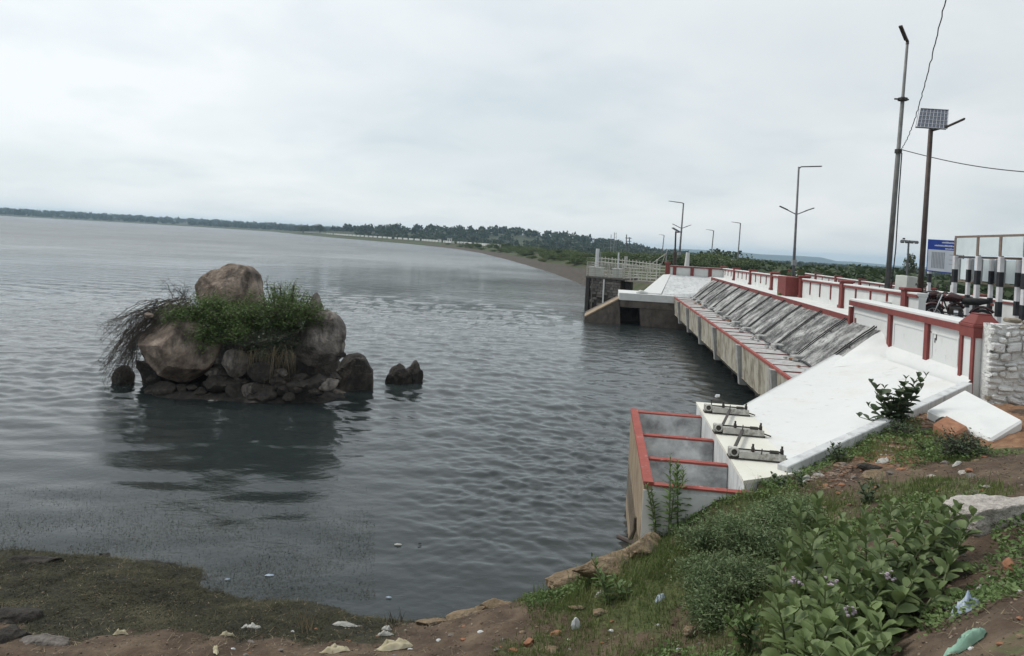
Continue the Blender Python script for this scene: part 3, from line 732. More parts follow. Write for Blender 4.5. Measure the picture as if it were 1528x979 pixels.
# ------------------------------------------------------------------ near panelled wall, pillar, rubble wall
nw = thing('panelled_wall', D(19, 7.3, 2.6), 'tall white wall of three panels outlined in red at the near end of the spillway', 'wall')
NS0, NS1 = 15.72, 22.45
MB().dbox(NS0, NS1, 7.30, 7.62, 1.5, 3.78).build('wall', M['white_clean'], nw)
MB().dbox(NS0 - .1, NS1 + .06, 7.22, 7.70, 3.782, 3.90).build('coping', M['white_clean'], nw, bevel=.015)
MB().dbox(NS0, NS1 + .06, 7.205, 7.298, 3.70, 3.84).build('red_strip', M['red'], nw)
for s in (17.42, 19.55): MB().dbox(s - .09, s + .09, 7.235, 7.298, 2.86, 3.698).build('red_post', M['red'], nw)
MB().dbox(NS1 - .10, NS1 + .05, 7.20, 7.45, 2.80, 3.657).build('end_post', M['red'], nw)
for a, b in ((15.95, 17.28), (17.56, 19.41), (19.69, 22.33)):     # raised panel mouldings
    for (c0, c1, z0, z1) in ((a + .06, b - .06, 3.50, 3.54), (a + .06, a + .10, 2.98, 3.498), (b - .10, b - .06, 2.98, 3.498)):
        MB().dbox(c0, c1, 7.282, 7.299, z0, z1).build('moulding', M['white_clean'], nw)
mb = MB(); pr = [(7.299, 2.92), (7.20, 2.86), (7.10, 2.76), (7.05, 2.62), (7.04, 2.3)]
for i in range(13):
    s = 15.17 + (NS1 - 15.17 + .05) * i / 12
    mb.v += [tuple(D(s, t, z)) for t, z in pr]
for i in range(12):
    for j in range(4): mb.f.append((i * 5 + j, i * 5 + 5 + j, i * 5 + 6 + j, i * 5 + 1 + j)); mb.m.append(0)
mb.build('skirt', M['white_clean'], nw, smooth=True)
mb = MB()                            # a crack and flaked patch below the coping
for (s, z, w, h) in ((17.02, 3.45, .03, .16), (17.08, 3.36, .025, .10), (17.3, 3.52, .16, .018), (16.95, 3.53, .10, .02)):
    mb.dbox(s - w / 2, s + w / 2, 7.288, 7.3015, z - h / 2, z + h / 2)
mb.build('crack', M['dark_iron'], nw)
MB().dbox(22.3, 22.5, 7.64, 8.29, 1.5, 3.86).build('return_wall', M['white'], nw)

pil = thing('red_capped_pillar', D(15.4, 7.4, 2.6), 'white gate pillar edged in red with a hipped red cap, left of the rubble wall', 'pillar')
MB().dbox(15.16, 15.70, 7.20, 7.62, 1.8, 3.70).build('shaft', M['white_clean'], pil)
MB().dbox(15.14, 15.715, 7.155, 7.66, 3.64, 3.83).build('collar', M['red'], pil)
for q_ in (15.20, 15.66): MB().dbox(q_ - .055, q_ + .055, 7.165, 7.198, 2.72, 3.638).build('red_edge', M['red'], pil)
MB().dbox(15.145, 15.71, 7.15, 7.198, 2.50, 2.72).build('red_foot', M['red'], pil)
mb = MB()
mb.dbox(15.13, 15.73, 7.14, 7.68, 3.832, 3.90)
mb.hexa([D(15.14, 7.15, 3.902), D(15.14, 7.67, 3.902), D(15.72, 7.67, 3.902), D(15.72, 7.15, 3.902), D(15.28, 7.28, 4.08), D(15.28, 7.54, 4.08), D(15.59, 7.54, 4.08), D(15.59, 7.28, 4.08)])
mb.dbox(15.29, 15.58, 7.29, 7.53, 4.081, 4.105)
mb.build('cap', M['red'], pil, bevel=.012)

rub = thing('rubble_wall', D(14.6, 9, 2.5), 'thick rough rubble stone wall smeared with white limewash beside the red capped pillar', 'wall')
RT0, RT1, RS = 7.30, 12.2, 14.80     # face plane at s = RS, runs to the right
MB().dbox(RS + .05, RS + .34, RT0 + .02, RT1, 1.4, 3.95).build('core', M['limestone'], rub)
z = 2.0; row = 0
while z < 3.93:
    h = rng.uniform(.09, .17); h = min(h, 4.0 - z)
    t = RT0 + (rng.uniform(-.12, 0) if row % 2 else 0)
    while t < RT1 - .1:
        w = rng.uniform(.11, .32)
        a0, a1 = max(t, RT0), min(t + w, RT1); g = .012
        pd = rng.uniform(-.04, .055)
        dd = lambda: rng.uniform(-.03, .03)
        top_row = z + h > 3.88
        mm = M['rubble_bare'] if (top_row and a0 > 7.9 and rng.random() < .8) or rng.random() < .03 else M['limestone']
        p = [D(RS - pd + dd(), a0 + g + dd() * .6, z + g + dd() * .6), D(RS - pd + dd(), a1 - g + dd() * .6, z + g + dd() * .6), D(RS + .16, a1 - g, z + g), D(RS + .16, a0 + g, z + g)]
        p += [D(RS - pd + dd(), a0 + g + dd() * .6, z + h - g + dd() * .6), D(RS - pd + dd(), a1 - g + dd() * .6, z + h - g + dd() * .6), D(RS + .16, a1 - g, z + h - g), D(RS + .16, a0 + g, z + h - g)]
        p = [v + Vector((0, 0, .10 * mnoise.noise(Vector((v.x * 2.1, v.z * 2.4, 3))) + .05 * mnoise.noise(Vector((v.x * 5, v.z * 5, 7))))) for v in p]
        MB().hexa(p).build('stone', mm, rub, bevel=.028)
        t += w
    z += h; row += 1
for i in range(14):                  # loose bare stones and mortar along the top
    t = RT0 + .45 + i * .33
    MB().cbox(D(RS + .14 + rng.uniform(-.03, .05), t, 4.02 + rng.uniform(-.02, .02)), (rng.uniform(.2, .34), rng.uniform(.2, .3), rng.uniform(.06, .1)), Matrix.Rotation(DROT + rng.uniform(-.2, .2), 3, 'Z')).build('coping_stone', M['rubble_bare'], rub, bevel=.025)

# ------------------------------------------------------------------ white wing slope, kerb, side slab
wing = thing('wing_slope', D(15, 5, 2), 'smooth whitewashed concrete slope running down from the panelled wall to the water', 'concrete slope')
A_, B_, C_, D_ = (2.60, 10.72, 2.0), (6.95, 14.98, 2.72), (7.10, 22.0, 2.56), (2.87, 14.98, 2.0)
nA = 26; V = []
for i in range(nA):
    u = i / (nA - 1)
    for j in range(nA):
        w = j / (nA - 1)
        t = (A_[0] + (B_[0] - A_[0]) * u) * (1 - w) + (D_[0] + (C_[0] - D_[0]) * u) * w
        s = (A_[1] + (B_[1] - A_[1]) * u) * (1 - w) + (D_[1] + (C_[1] - D_[1]) * u) * w
        z = (A_[2] + (B_[2] - A_[2]) * u) * (1 - w) + (D_[2] + (C_[2] - D_[2]) * u) * w
        z -= .10 * math.sin(PI * u) * math.sin(PI * min(1, w * 1.0)) 
        z += .012 * mnoise.noise(Vector((s * 1.5, t * 1.5, 0)))
        V.append(tuple(D(s, t, z)))
F = grid_faces(nA, nA).tolist(); nV = len(V)
ring = [i * nA for i in range(nA)] + [(nA - 1) * nA + j for j in range(1, nA)] + [i * nA + nA - 1 for i in range(nA - 2, -1, -1)] + [j for j in range(nA - 2, 0, -1)]
for r_ in ring: V.append((V[r_][0], V[r_][1], min(V[r_][2] - .5, -.8 if V[r_][2] < 2.3 else 1.0)))
for i in range(len(ring)):
    j = (i + 1) % len(ring); F.append((ring[i], ring[j], nV + j, nV + i))
o = np_mesh('slope_face', V, F, M['white_clean'], parent=wing, smooth=False)
o.data.polygons.foreach_set('use_smooth', [i < (nA - 1) ** 2 for i in range(len(o.data.polygons))])
mb = MB()
for i in range(10):
    u0, u1 = i / 10, (i + 1) / 10
    def kp(u, off, zz): 
        t = A_[0] + (B_[0] - A_[0]) * u; s = A_[1] + (B_[1] - A_[1]) * u; z = A_[2] + (B_[2] - A_[2]) * u
        return D(s - off * .72, t + off * .70, z + zz)
    MB().hexa([kp(u0, .16, -.9), kp(u1 - .002, .16, -.9), kp(u1 - .002, -.01, -.9), kp(u0, -.01, -.9), kp(u0, .16, .10), kp(u1 - .002, .16, .10), kp(u1 - .002, -.01, .10), kp(u0, -.01, .10)]).build('kerb', M['conc_lite'], wing, bevel=.012)

slab = thing('side_slab', at_z(1450, 615, 2.7), 'tilted whitewashed slab with a broken brown corner at the foot of the rubble wall', 'slab')
c4 = [at_z(1383, 611, 2.62), at_z(1478, 656, 2.50), at_z(1527, 626, 2.80), at_z(1440, 581, 2.84)]
low = [Vector((p.x, p.y, p.z - .17)) for p in c4]
MB().hexa(low + c4).build('slab_body', M['white'], slab, bevel=.03)
b4 = [at_z(1388, 634, 2.52), at_z(1420, 652, 2.46), at_z(1442, 640, 2.53), at_z(1408, 622, 2.60)]
MB().hexa([Vector((p.x, p.y - .05, p.z - .3)) for p in b4] + [Vector((p.x, p.y - .06, p.z + .05)) for p in b4]).build('broken_corner', M['brickred'], slab, bevel=.03)

# ------------------------------------------------------------------ intake chamber and hoists
ch = thing('intake_chamber', D(12, 1.4, 0), 'open concrete intake chamber of three cells with red painted rims at the water', 'intake chamber')
c0, c1, ta, tb, zr = 9.92, 14.35, .72, 2.02, 1.88
MB().dbox(c0, c1, ta, ta + .11, -2.5, zr).build('lake_wall', M['tanconc'], ch)
MB().dbox(c0 - .006, c1 + .006, ta - .01, ta + .12, zr + .002, zr + .05).build('red_rim', M['red_bright'], ch)
MB().dbox(c0 - .001, c0 + .15, ta + .111, tb + .3, -1.5, zr - .002).build('front_wall', M['conc_lite'], ch)
MB().dbox(c0 - .02, c0 - .002, ta - .008, tb + .3, -1.5, zr - .06).build('front_render', M['white'], ch)
MB().dbox(c0 - .024, c0 + .10, ta + .122, tb + .28, zr, zr + .022).build('red_rim', M['red_bright'], ch)
MB().dbox(c1 - .15, c1, ta + .111, tb, -2.5, zr - .002).build('far_wall', M['conc_mott'], ch)
MB().dbox(c1 - .154, c1 + .01, ta + .122, tb, zr, zr + .022).build('red_rim', M['red_bright'], ch)
for s in (11.32, 12.72):
    MB().dbox(s - .06, s + .06, ta + .111, tb, -1.0, zr - .05).build('partition', M['conc_mott'], ch)
    MB().dbox(s - .062, s + .062, ta + .122, tb, zr - .048, zr - .018).build('red_rim', M['red_bright'], ch)
MB().dbox(c0, c1, ta, tb, .3, .95).build('floor', M['conc_mott'], ch)
for s in (c0 + .5, 11.9, 13.3):      # fillets of pale mortar in the corners
    MB().hexa([D(s - .3, tb - .6, .93), D(s - .3, tb - .005, .93), D(s + .75, tb - .005, .93), D(s + .75, tb - .6, .93), D(s - .3, tb - .06, 1.28), D(s - .3, tb - .005, 1.32), D(s + .75, tb - .005, 1.32), D(s + .75, tb - .06, 1.28)]).build('fillet', M['conc_lite'], ch, bevel=.02)
plat = thing('hoist_platform', D(12.5, 2.5, 0), 'flat cream whitewashed platform carrying three gate hoists beside the intake chamber', 'platform')
MB().hexa([D(10.05, 2.03, -2.4), D(10.7, 2.95, -2.4), D(15.0, 2.95, -2.4), D(15.0, 2.03, -2.4), D(10.05, 2.03, 1.972), D(10.7, 2.95, 1.972), D(15.0, 2.95, 1.972), D(15.0, 2.03, 1.972)]).build('base', M['conc_lite'], plat)
MB().hexa([D(10.04, 2.015, 1.974), D(10.70, 2.96, 1.974), D(15.02, 2.96, 1.974), D(15.02, 2.015, 1.974), D(10.04, 2.015, 2.02), D(10.70, 2.96, 2.02), D(15.02, 2.96, 2.02), D(15.02, 2.015, 2.02)]).build('top_slab', M['white_plat'], plat)
def make_hoist(pos, label):
    th = thing('gate_hoist', pos, label, 'gate hoist', 'gate hoists on the platform', DROT)
    def P(mb, name, m, parent=th, **k):
        me_o = mb.build(name, m, None, **k); me_o.parent = parent; return me_o
    L_, w = .74, .17
    P(MB().box(-.26, .40, -w / 2, w / 2, .03, .10), 'bed', M['iron_lite'], bevel=.008)
    P(MB().box(-.26, .40, -w / 2 - .012, -w / 2 - .001, .015, .115), 'side_channel', M['iron_lite'])
    P(MB().box(-.26, .40, w / 2 + .001, w / 2 + .012, .015, .115), 'side_channel', M['iron_lite'])
    g = P(MB().tube([(-.33, -.095, .10), (-.33, -.075, .10)], .058, 16), 'gear', M['dark_iron'])
    P(MB().disc_ring((-.33, -.10, .10), (0, 1, 0), .052, .011, 18, 6), 'gear_rim', M['iron_lite'], g)
    P(MB().tube([(-.31, .06, .09), (-.31, .08, .09)], .05, 14), 'gear', M['dark_iron'])
    P(MB().box(-.40, -.265, -.065, .05, .02, .15), 'gearbox', M['iron_lite'], bevel=.012)
    P(MB().tube([(-.25, .01, .125), (.38, .01, .125)], .012, 8), 'drive_shaft', M['dark_iron'])
    P(MB().tube([(.18, -.05, .125), (.30, -.05, .125)], .035, 12), 'drum', M['dark_iron'])
    for x in (-.05, .36):
        P(MB().box(x - .02, x + .02, -.03, .04, .10, .17), 'bearing', M['dark_iron'], bevel=.006)
        P(MB().tube([(x, 0, .17), (x, 0, .215)], .016, 8), 'oil_cup', M['dark_iron'])
    P(MB().tube([(.05, -.10, .10), (.05, -.13, .16), (.05, -.13, .19)], .008, 6), 'lever', M['dark_iron'])
    P(MB().tube([(.40, -.03, .05), (.52, -.05, .02)], .012, 6), 'anchor_rod', M['dark_iron'])
    P(MB().box(-.40, .42, -.10, .10, .0, .02), 'foot_plate', M['dark_iron'])
    return th
hp = [at_z(1083, 617, 2.025), at_z(1101, 648, 2.025), at_z(1128, 685, 2.025)]
hl = ['grey gate hoist farthest from the grass on the platform', 'grey gate hoist between two others, linked to both by shafts', 'grey gate hoist nearest the grass on the platform']
for p, l in zip(hp, hl): make_hoist(p, l)
def P0(mb, name, m, label, cat, group=None, **k):
    c = Vector((0, 0, 0)); zmin = min(v[2] for v in mb.v)
    for v in mb.v: c += Vector(v)
    c /= len(mb.v); c.z = zmin
    return tag(mb.build(name, m, origin=c, **k), label, cat, group)
P0(MB().beam(hp[0] + Vector((.05, -.08, .09)), hp[1] + Vector((-.24, .1, .09)), .035), 'link_shaft', M['dark_iron'], 'dark shaft linking the farthest hoist to the middle hoist', 'shaft')
P0(MB().beam(hp[1] + Vector((.05, -.08, .09)), hp[2] + Vector((-.30, .1, .09)), .04), 'link_shaft', M['dark_iron'], 'dark shaft linking the middle hoist to the nearest hoist', 'shaft')
kn = at_z(1071, 593, 2.35)
hw = thing('crank_handle', at_z(1062, 607, 2.02), 'thin crank handle with a pale knob behind the farthest hoist', 'crank handle')
b_ = at_z(1062, 607, 2.02)
MB().tube([b_, b_ + Vector((0, .05, .12)), kn], .010, 6).build('rod', M['dark_iron'], hw)
MB().tube([kn + Vector((-.03, 0, 0)), kn + Vector((-.025, 0, .03)), kn + Vector((.03, 0, .03))], .028, 8).build('knob', M['alu'], hw)

# ------------------------------------------------------------------ far abutment
fa = thing('far_abutment', D(50, 3, 0), 'far concrete abutment with a whitewashed slab edge over a brown undercut wall', 'abutment')
zt_ = 2.08
MB().dbox(48.3, 51.7, 1.25, 4.78, 1.60, zt_).build('slab', M['white'], fa, bevel=.02)
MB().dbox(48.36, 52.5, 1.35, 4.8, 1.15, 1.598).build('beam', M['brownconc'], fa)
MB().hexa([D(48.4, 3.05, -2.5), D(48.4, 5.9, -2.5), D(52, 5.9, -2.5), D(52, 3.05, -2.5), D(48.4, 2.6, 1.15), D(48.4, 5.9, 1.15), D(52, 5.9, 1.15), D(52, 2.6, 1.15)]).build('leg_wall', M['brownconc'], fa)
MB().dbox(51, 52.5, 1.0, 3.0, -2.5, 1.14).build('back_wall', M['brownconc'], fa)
mb = MB()                            # sloping grey face up to the end parapet, and white flank
mb.hexa([D(48.6, 4.0, 2.0), D(48.6, 6.0, 2.0), D(51.69, 7.36, 2.0), D(51.69, 4.7, 2.0), D(48.7, 4.0, 2.10), D(48.9, 6.3, 2.3), D(51.71, 8.2, 3.32), D(51.71, 4.72, 3.32)])
mb.build('grey_face', M['conc_lite'], fa)
MB().hexa([D(48.9, 2.7, 1.9), D(48.9, 4.05, 1.9), D(51.6, 4.8, 1.9), D(51.6, 4.1, 1.9), D(48.95, 2.72, 2.15), D(48.75, 3.95, 2.16), D(51.7, 4.75, 3.36), D(51.7, 4.25, 3.3)]).build('white_flank', M['white_clean'], fa)
MB().tube([D(48.6, 2.35, 2.08), D(48.6, 2.6, 2.2), D(48.8, 3.1, 2.14)], [.10, .12, .06], 8).build('mortar_lump', M['white'], fa)
wb = thing('wing_buttress', D(49.5, 0, 0), 'brown sloping buttress running down into the water left of the far abutment', 'buttress')
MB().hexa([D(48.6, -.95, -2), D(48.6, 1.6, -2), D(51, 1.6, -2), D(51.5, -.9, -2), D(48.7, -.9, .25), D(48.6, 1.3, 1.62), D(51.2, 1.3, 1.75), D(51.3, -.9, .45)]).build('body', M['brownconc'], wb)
MB().hexa([D(48.66, -.92, .26), D(48.56, 1.3, 1.625), D(49.9, 1.3, 1.68), D(49.9, -.92, .35), D(48.66, -.92, .36), D(48.56, 1.3, 1.72), D(49.9, 1.3, 1.76), D(49.9, -.92, .45)]).build('sloping_top', M['tanconc'], wb)

# ------------------------------------------------------------------ sluice tower and foot bridge
tw = thing('sluice_tower', D(58, 0, 0), 'stone sluice tower standing in the lake with a railed deck and two pale gate boxes', 'sluice tower')
def T(px, py, d): return at_d(px, py, d)
tl, tr_ = at_d(877, 411, 57.5), at_d(931, 413.5, 56.0)
ax = Vector((tr_.x - tl.x, tr_.y - tl.y, 0)); Lw = ax.length; ax.normalize(); ay = Vector((-ax.y, ax.x, 0)); zd = 2.66
def TW(u, v, z): p = Vector((tl.x, tl.y, 0)) + ax * u + ay * v; return (p.x, p.y, z)
def tbox(mb, u0, u1, v0, v1, z0, z1): return mb.hexa([TW(u0, v0, z0), TW(u1, v0, z0), TW(u1, v1, z0), TW(u0, v1, z0), TW(u0, v0, z1), TW(u1, v0, z1), TW(u1, v1, z1), TW(u0, v1, z1)])
tbox(MB(), .25, Lw - .25, .08, 2.6, -2.5, 2.5).build('core', M['brownconc'], tw)
row = 0; z = -.2
while z < 2.48:
    h = min(.21, 2.5 - z); u = .24 - (.22 if row % 2 else 0)
    while u < Lw - .3:
        w = rng.uniform(.34, .62); a0, a1 = max(u, .22), min(u + w, Lw - .24)
        if a1 - a0 > .08:
            wet = z < 1.25 + rng.uniform(-.1, .1)
            tbox(MB(), a0 + .015, a1 - .015, rng.uniform(-.02, .03), .1, z + .015, z + h - .012).build('stone', M['rock_dark'] if wet and rng.random() < .75 else M['stone'], tw, bevel=.015)
        u += w
    z += h; row += 1
tbox(MB(), -.12, Lw + .1, -.12, 2.7, 2.50, zd).build('deck', M['stone'], tw, bevel=.02)
tbox(MB(), -.10, .20, -.06, .26, -2.5, 2.498).build('corner_pile', M['dark_iron'], tw)
tbox(MB(), Lw - .1, Lw + .35, .5, 1.1, .6, 2.49).build('side_bracket', M['dark_iron'], tw)
tbox(MB(), 1.36, 1.48, -.10, -.03, .2, 2.49).build('gauge_strip', M['white'], tw)
tbox(MB(), .42, .50, -.08, -.03, -.2, 2.49).build('ladder_rail', M['stone'], tw)
for u0, w in ((.05, 1.0), (2.0, .62)):
    q = tbox(MB(), u0, u0 + w, .1, .7, zd + .002, zd + .66).build('gate_box', M['boxgrey'], tw, bevel=.02)
    tbox(MB(), u0 - .05, u0 + w + .05, .05, .75, zd + .662, zd + .72).build('lid', M['far_white'], q)
    c_ = u0 + w / 2
    MB().tube([TW(c_, .4, zd + .72), TW(c_, .4, zd + (2.15 if u0 < 1 else 1.95))], .14 if u0 < 1 else .06, 8).build('spindle_cover', M['alu'], tw)
MB().tube([TW(.85, .3, zd), TW(.85, .3, zd + 1.9)], .03, 6).build('mast', M['galv'], tw)
for u in np.linspace(-.05, Lw + .05, 6):
    MB().tube([TW(u, -.07, zd), TW(u, -.07, zd + 1.1)], .03, 6).build('rail_post', M['rail'], tw)
    MB().tube([TW(u, 2.6, zd), TW(u, 2.6, zd + 1.1)], .03, 6).build('rail_post', M['rail'], tw)
for k in range(7):
    z = zd + .14 + k * .155
    MB().tube([TW(-.1, -.07, z), TW(Lw + .1, -.07, z)], .017, 5).build('rail', M['rail'], tw)
    MB().tube([TW(-.1, 2.6, z), TW(Lw + .1, 2.6, z)], .017, 5).build('rail', M['rail'], tw)
    MB().tube([TW(-.08, -.07, z), TW(-.08, 2.6, z)], .017, 5).build('rail', M['rail'], tw)
br = thing('foot_bridge', at_d(945, 416, 56), 'narrow railed foot bridge from the sluice tower to the white end parapet', 'foot bridge')
b0, b1 = Vector(TW(Lw + .1, .6, 2.55)), Vector(D(52.6, 4.3, 2.72))
MB().beam(b0 + Vector((0, 0, -.06)), b1 + Vector((0, 0, -.06)), 1.0, .12).build('deck', M['stone'], br)
side = (b1 - b0).cross(Vector((0, 0, 1))).normalized() * .48
for sg in (-1, 1):
    for k in range(5):
        p = b0.lerp(b1, k / 4) + side * sg
        MB().tube([p, p + Vector((0, 0, 1.15))], .03, 6).build('rail_post', M['rail'], br)
    for k in range(5):
        z = Vector((0, 0, .22 + k * .225))
        MB().tube([b0 + side * sg + z, b1 + side * sg + z], .016, 5).build('rail', M['rail'], br)
    MB().tube([b1 + side * sg + Vector((-.6, 0, 1.1)), Vector(D(52.3, 4.4, 4.75))], .025, 6).build('stay', M['rail'], br)
MB().tube([D(52.3, 4.45, 3.0), D(52.3, 4.45, 5.1)], .035, 6).build('end_pole', M['galv'], br)
def zemb(x, y):                      # height on the embankment's crest side
    return 3.75
# rows of cream guard stones on the embankment's top, behind the foot bridge
gf = thing('guard_rail', at_d(940, 390, 70), 'row of cream guard posts with rails curving along the embankment top behind the foot bridge', 'guard rail')
gp = []
for i in range(19):
    u = i / 18
    px = 893 + (985 - 893) * u; d = 84 - 20 * u
    p = at_d(px, 386.5 + 10 * u, d); gp.append(Vector((p.x, p.y, 2.95)))
for i, p in enumerate(gp):
    MB().tube([p, p + Vector((0, 0, .92 + rng.uniform(-.06, .06) + (.3 if i in (8, 17) else 0)))], .055 if i not in (8,) else .18, 6).build('guard_post', M['rail'], gf)
for zz in (.35, .72):
    MB().tube([p + Vector((0, 0, zz)) for p in gp], .035, 5).build('rail', M['rail'], gf)
# low fences across the slope between bridge and embankment
for q, (z0, dd) in enumerate(((2.2, 60),)):
    lf = thing('slope_fence', at_d(950, 400, dd), 'light pipe fence crossing the grassy slope behind the foot bridge', 'fence')
    pts = []
    for i in range(7):
        u = i / 6; p = at_d(897 + 82 * u, 405 - q * 8 + 5 * u, dd + 6 - 8 * u); pts.append(p)
        MB().tube([p + Vector((0, 0, -.6)), p + Vector((0, 0, .12))], .03, 5).build('fence_post', M['rail'], lf)
    for zz in (.1, -.25, -.55): MB().tube([p + Vector((0, 0, zz)) for p in pts], .02, 5).build('rail', M['rail'], lf)
# the grassy berm between the abutment and the tower
mb = MB(); V = []
for i in range(24):
    for j in range(14):
        u, v = i / 23, j / 13
        x = 8.6 + 6.5 * v + .8 * u; y = 52.8 + 34 * u; z = -.3 + 3.7 * min(1, v * 1.15) ** .8 + .2 * mnoise.noise(Vector((x * .8, y * .8, 2)))
        V.append((x, y, z))
tag(np_mesh('grass_berm', V, grid_faces(24, 14), M['embank'], smooth=True), kind='structure')

# ------------------------------------------------------------------ lamps and poles
def lamp_head(mb, p, d, L_=.5, w=.16):
    p = Vector(p); d = Vector(d).normalized()
    return mb.beam(p, p + d * L_, w, .06)
def street_lamp(base, top, label, arm=(1, 0), twin=True, r=.08, group='street lamps along the dam road', m='pole_far', arml=1.4):
    base, top = Vector(base), Vector(top)
    th = thing('street_lamp', base, label, 'street lamp', group)
    MB().tube([base, base.lerp(top, .35), base.lerp(top, .36), top], [r * 1.25, r * 1.1, r, r * .7], 8).build('pole', M[m], th, smooth=True)
    a = Vector((arm[0], arm[1], .08)).normalized()
    MB().tube([top - Vector((0, 0, .12)), top + a * .15, top + a * arml], r * .5, 6).build('arm', M[m], th)
    lamp_head(MB(), top + a * (arml - .1), a, .75, .24).build('lamp_head', M[m], th, bevel=.015)
    if twin:
        c_ = base.lerp(top, .62)
        for sg in (-1, 1):
            e = c_ + Vector((arm[0] * sg, arm[1] * sg, 0)).normalized() * .68 + Vector((0, 0, .30))
            MB().tube([c_, e], r * .4, 6).build('side_arm', M[m], th)
            lamp_head(MB(), e - Vector((arm[0] * sg * .1, 0, .03)), (arm[0] * sg, arm[1] * sg, .4), .55, .18).build('lamp_head', M[m], th)
    MB().cbox(base + Vector((0, 0, 1.9)), (r * 3, r * 3, .35)).build('junction_box', M['galv'], th)
    return th
def vert(px0, py0, px1, py1, zb, dist):   # pole foot below the parapet line and top, both at one distance
    f = at_d(px0, py0, dist); t = at_d(px1, py1, dist); 
    k = (f.x - t.x) / max(.5, (t.z - f.z)); f2 = Vector((t.x + k * (t.z - zb), f.y, zb)); return f2, t
b, t = vert(1184, 405, 1192, 249, 2.75, 47); street_lamp(b, t, 'tall grey street lamp with two side arms, standing behind the broad red pier', (1, 0), True, .085, arml=.80)
b, t = vert(1013, 392, 1020, 303, 2.75, 86); street_lamp(b, t, 'grey street lamp with two side arms, lamp pointing to the lake, behind the end parapet', (-1, 0), True, .11, arml=1.1)
b, t = vert(1100, 398, 1105, 333, -1, 118); street_lamp(b, t, 'far grey street lamp beside a small white tower beyond the road', (-1, 0), False, .12, arml=.8)
b, t = vert(1060, 395, 1065, 344, -1.5, 140); street_lamp(b, t, 'far dark street lamp with a double head among the trees', (-1, 0), False, .13, arml=.8)
b, t = vert(988, 378, 991, 351, 1, 190); street_lamp(b, t, 'smallest street lamp, standing far off above the trees', (-1, 0), False, .14, arml=.7)
# dark solar lamp by the end parapet
b, t = vert(1006.5, 397, 1008.5, 345, 3.3, 56)
th = thing('solar_lamp', b, 'short dark solar lamp with a tilted panel at the end parapet', 'solar lamp')
MB().tube([b, b.lerp(t, .5), b.lerp(t, .51), t], [.14, .13, .07, .06], 8).build('pole', M['pole_dark'], th)
MB().cbox(t + Vector((0, 0, .1)), (.62, .5, .08), Matrix.Rotation(R(28), 3, 'Y')).build('solar_panel', M['solar'], th)
lamp_head(MB(), t + Vector((.05, 0, -.1)), (1, 0, .15), .42, .16).build('lamp_head', M['pole_dark'], th)
# tall pole on a white plinth
pf, pt = at_d(1322, 447, 27), at_d(1354, 64, 27)
pf.y = pt.y = 27.0
tp = thing('tall_pole', pf - Vector((0, 0, .5)), 'tallest grey steel pole with a short raised lamp arm, standing on a white plinth', 'pole')
dirp = (pt - pf)
MB().tube([pf - Vector((0, 0, .3)), pf + dirp * .57, pf + dirp * .572, pf + dirp * .79, pf + dirp * .792, pt], [.098, .085, .072, .068, .055, .048], 10).build('pole', M['pole_mid'], tp, smooth=True)
MB().tube([pf + dirp * .775, pf + dirp * .785], .17, 10).build('collar', M['dark_iron'], tp)
MB().beam(pf + dirp * .78 - Vector((.30, 0, 0)), pf + dirp * .78 + Vector((.22, 0, 0)), .05).build('cross_bar', M['dark_iron'], tp)
MB().tube([pf + dirp * .57, pf + dirp * .585], .125, 10).build('collar', M['dark_iron'], tp)
e = at_d(1347, 47, 26.8)
MB().tube([pt - Vector((0, 0, .05)), pt + Vector((0, 0, .05)), e], [.06, .055, .05], 6).build('arm', M['pole_dark'], tp)
lamp_head(MB(), pt.lerp(e, .25), e - pt, .62, .12).build('lamp_head', M['pole_dark'], tp)
MB().tube([pf + Vector((.12, -.1, .3)), pf + dirp * .2 + Vector((.15, -.1, 0)), pf + dirp * .4 + Vector((.10, -.1, 0)), pf + dirp * .57 + Vector((.08, -.1, 0))], .022, 5).build('cable', M['black'], tp)
pl = at_d(1322, 452, 27)
MB().cbox((pl.x, 27.0, pl.z - .3), (.50, .5, .95), Matrix.Rotation(DROT, 3, 'Z')).build('plinth', M['white'], tp, bevel=.02)
# solar street lamp
sf, st = at_d(1371, 470, 22), at_d(1389, 193, 22)
sf = sf + (sf - st) * .12
ss = thing('solar_street_lamp', sf, 'brown solar street lamp with a large solar panel and a raised lamp arm', 'solar lamp')
MB().tube([sf, st], [.085, .065], 10).build('pole', M['pole_dark'], ss, smooth=True)
pc = [at_d(1366.5, 190, 21.7), at_d(1412, 193, 21.9), at_d(1414, 165, 22.25), at_d(1372, 162.5, 22.05)]
nrm_ = (pc[1] - pc[0]).cross(pc[3] - pc[0]).normalized() * .03
sp_ = MB().hexa([p - nrm_ for p in pc] + [p + nrm_ for p in pc]).build('solar_panel', M['solar'], ss)
def inpan(u, v): return pc[0].lerp(pc[1], u).lerp(pc[3].lerp(pc[2], u), v)
front = nrm_ * (1.15 if nrm_.y < 0 else -1.15)
for k in range(9): MB().beam(inpan(k / 8, 0) + front, inpan(k / 8, 1) + front, .03 if k in (0, 8) else .012, .012).build('frame_bar', M['alu'], sp_)
for k in range(6): MB().beam(inpan(0, k / 5) + front * 1.05, inpan(1, k / 5) + front * 1.05, .04 if k in (0, 5) else .014, .012).build('frame_bar', M['alu'], sp_)
MB().tube([st, st + Vector((0, 0, .25))], .05, 8).build('neck', M['pole_dark'], ss)
MB().tube([st - Vector((0, 0, .05)), at_d(1413, 189, 21.9)], .035, 6).build('arm', M['pole_dark'], ss)
a_, e_ = at_d(1411, 190, 21.9), at_d(1440, 177, 21.7)
lamp_head(MB(), a_, e_ - a_, (e_ - a_).length, .16).build('lamp_head', M['pole_dark'], ss, bevel=.02)
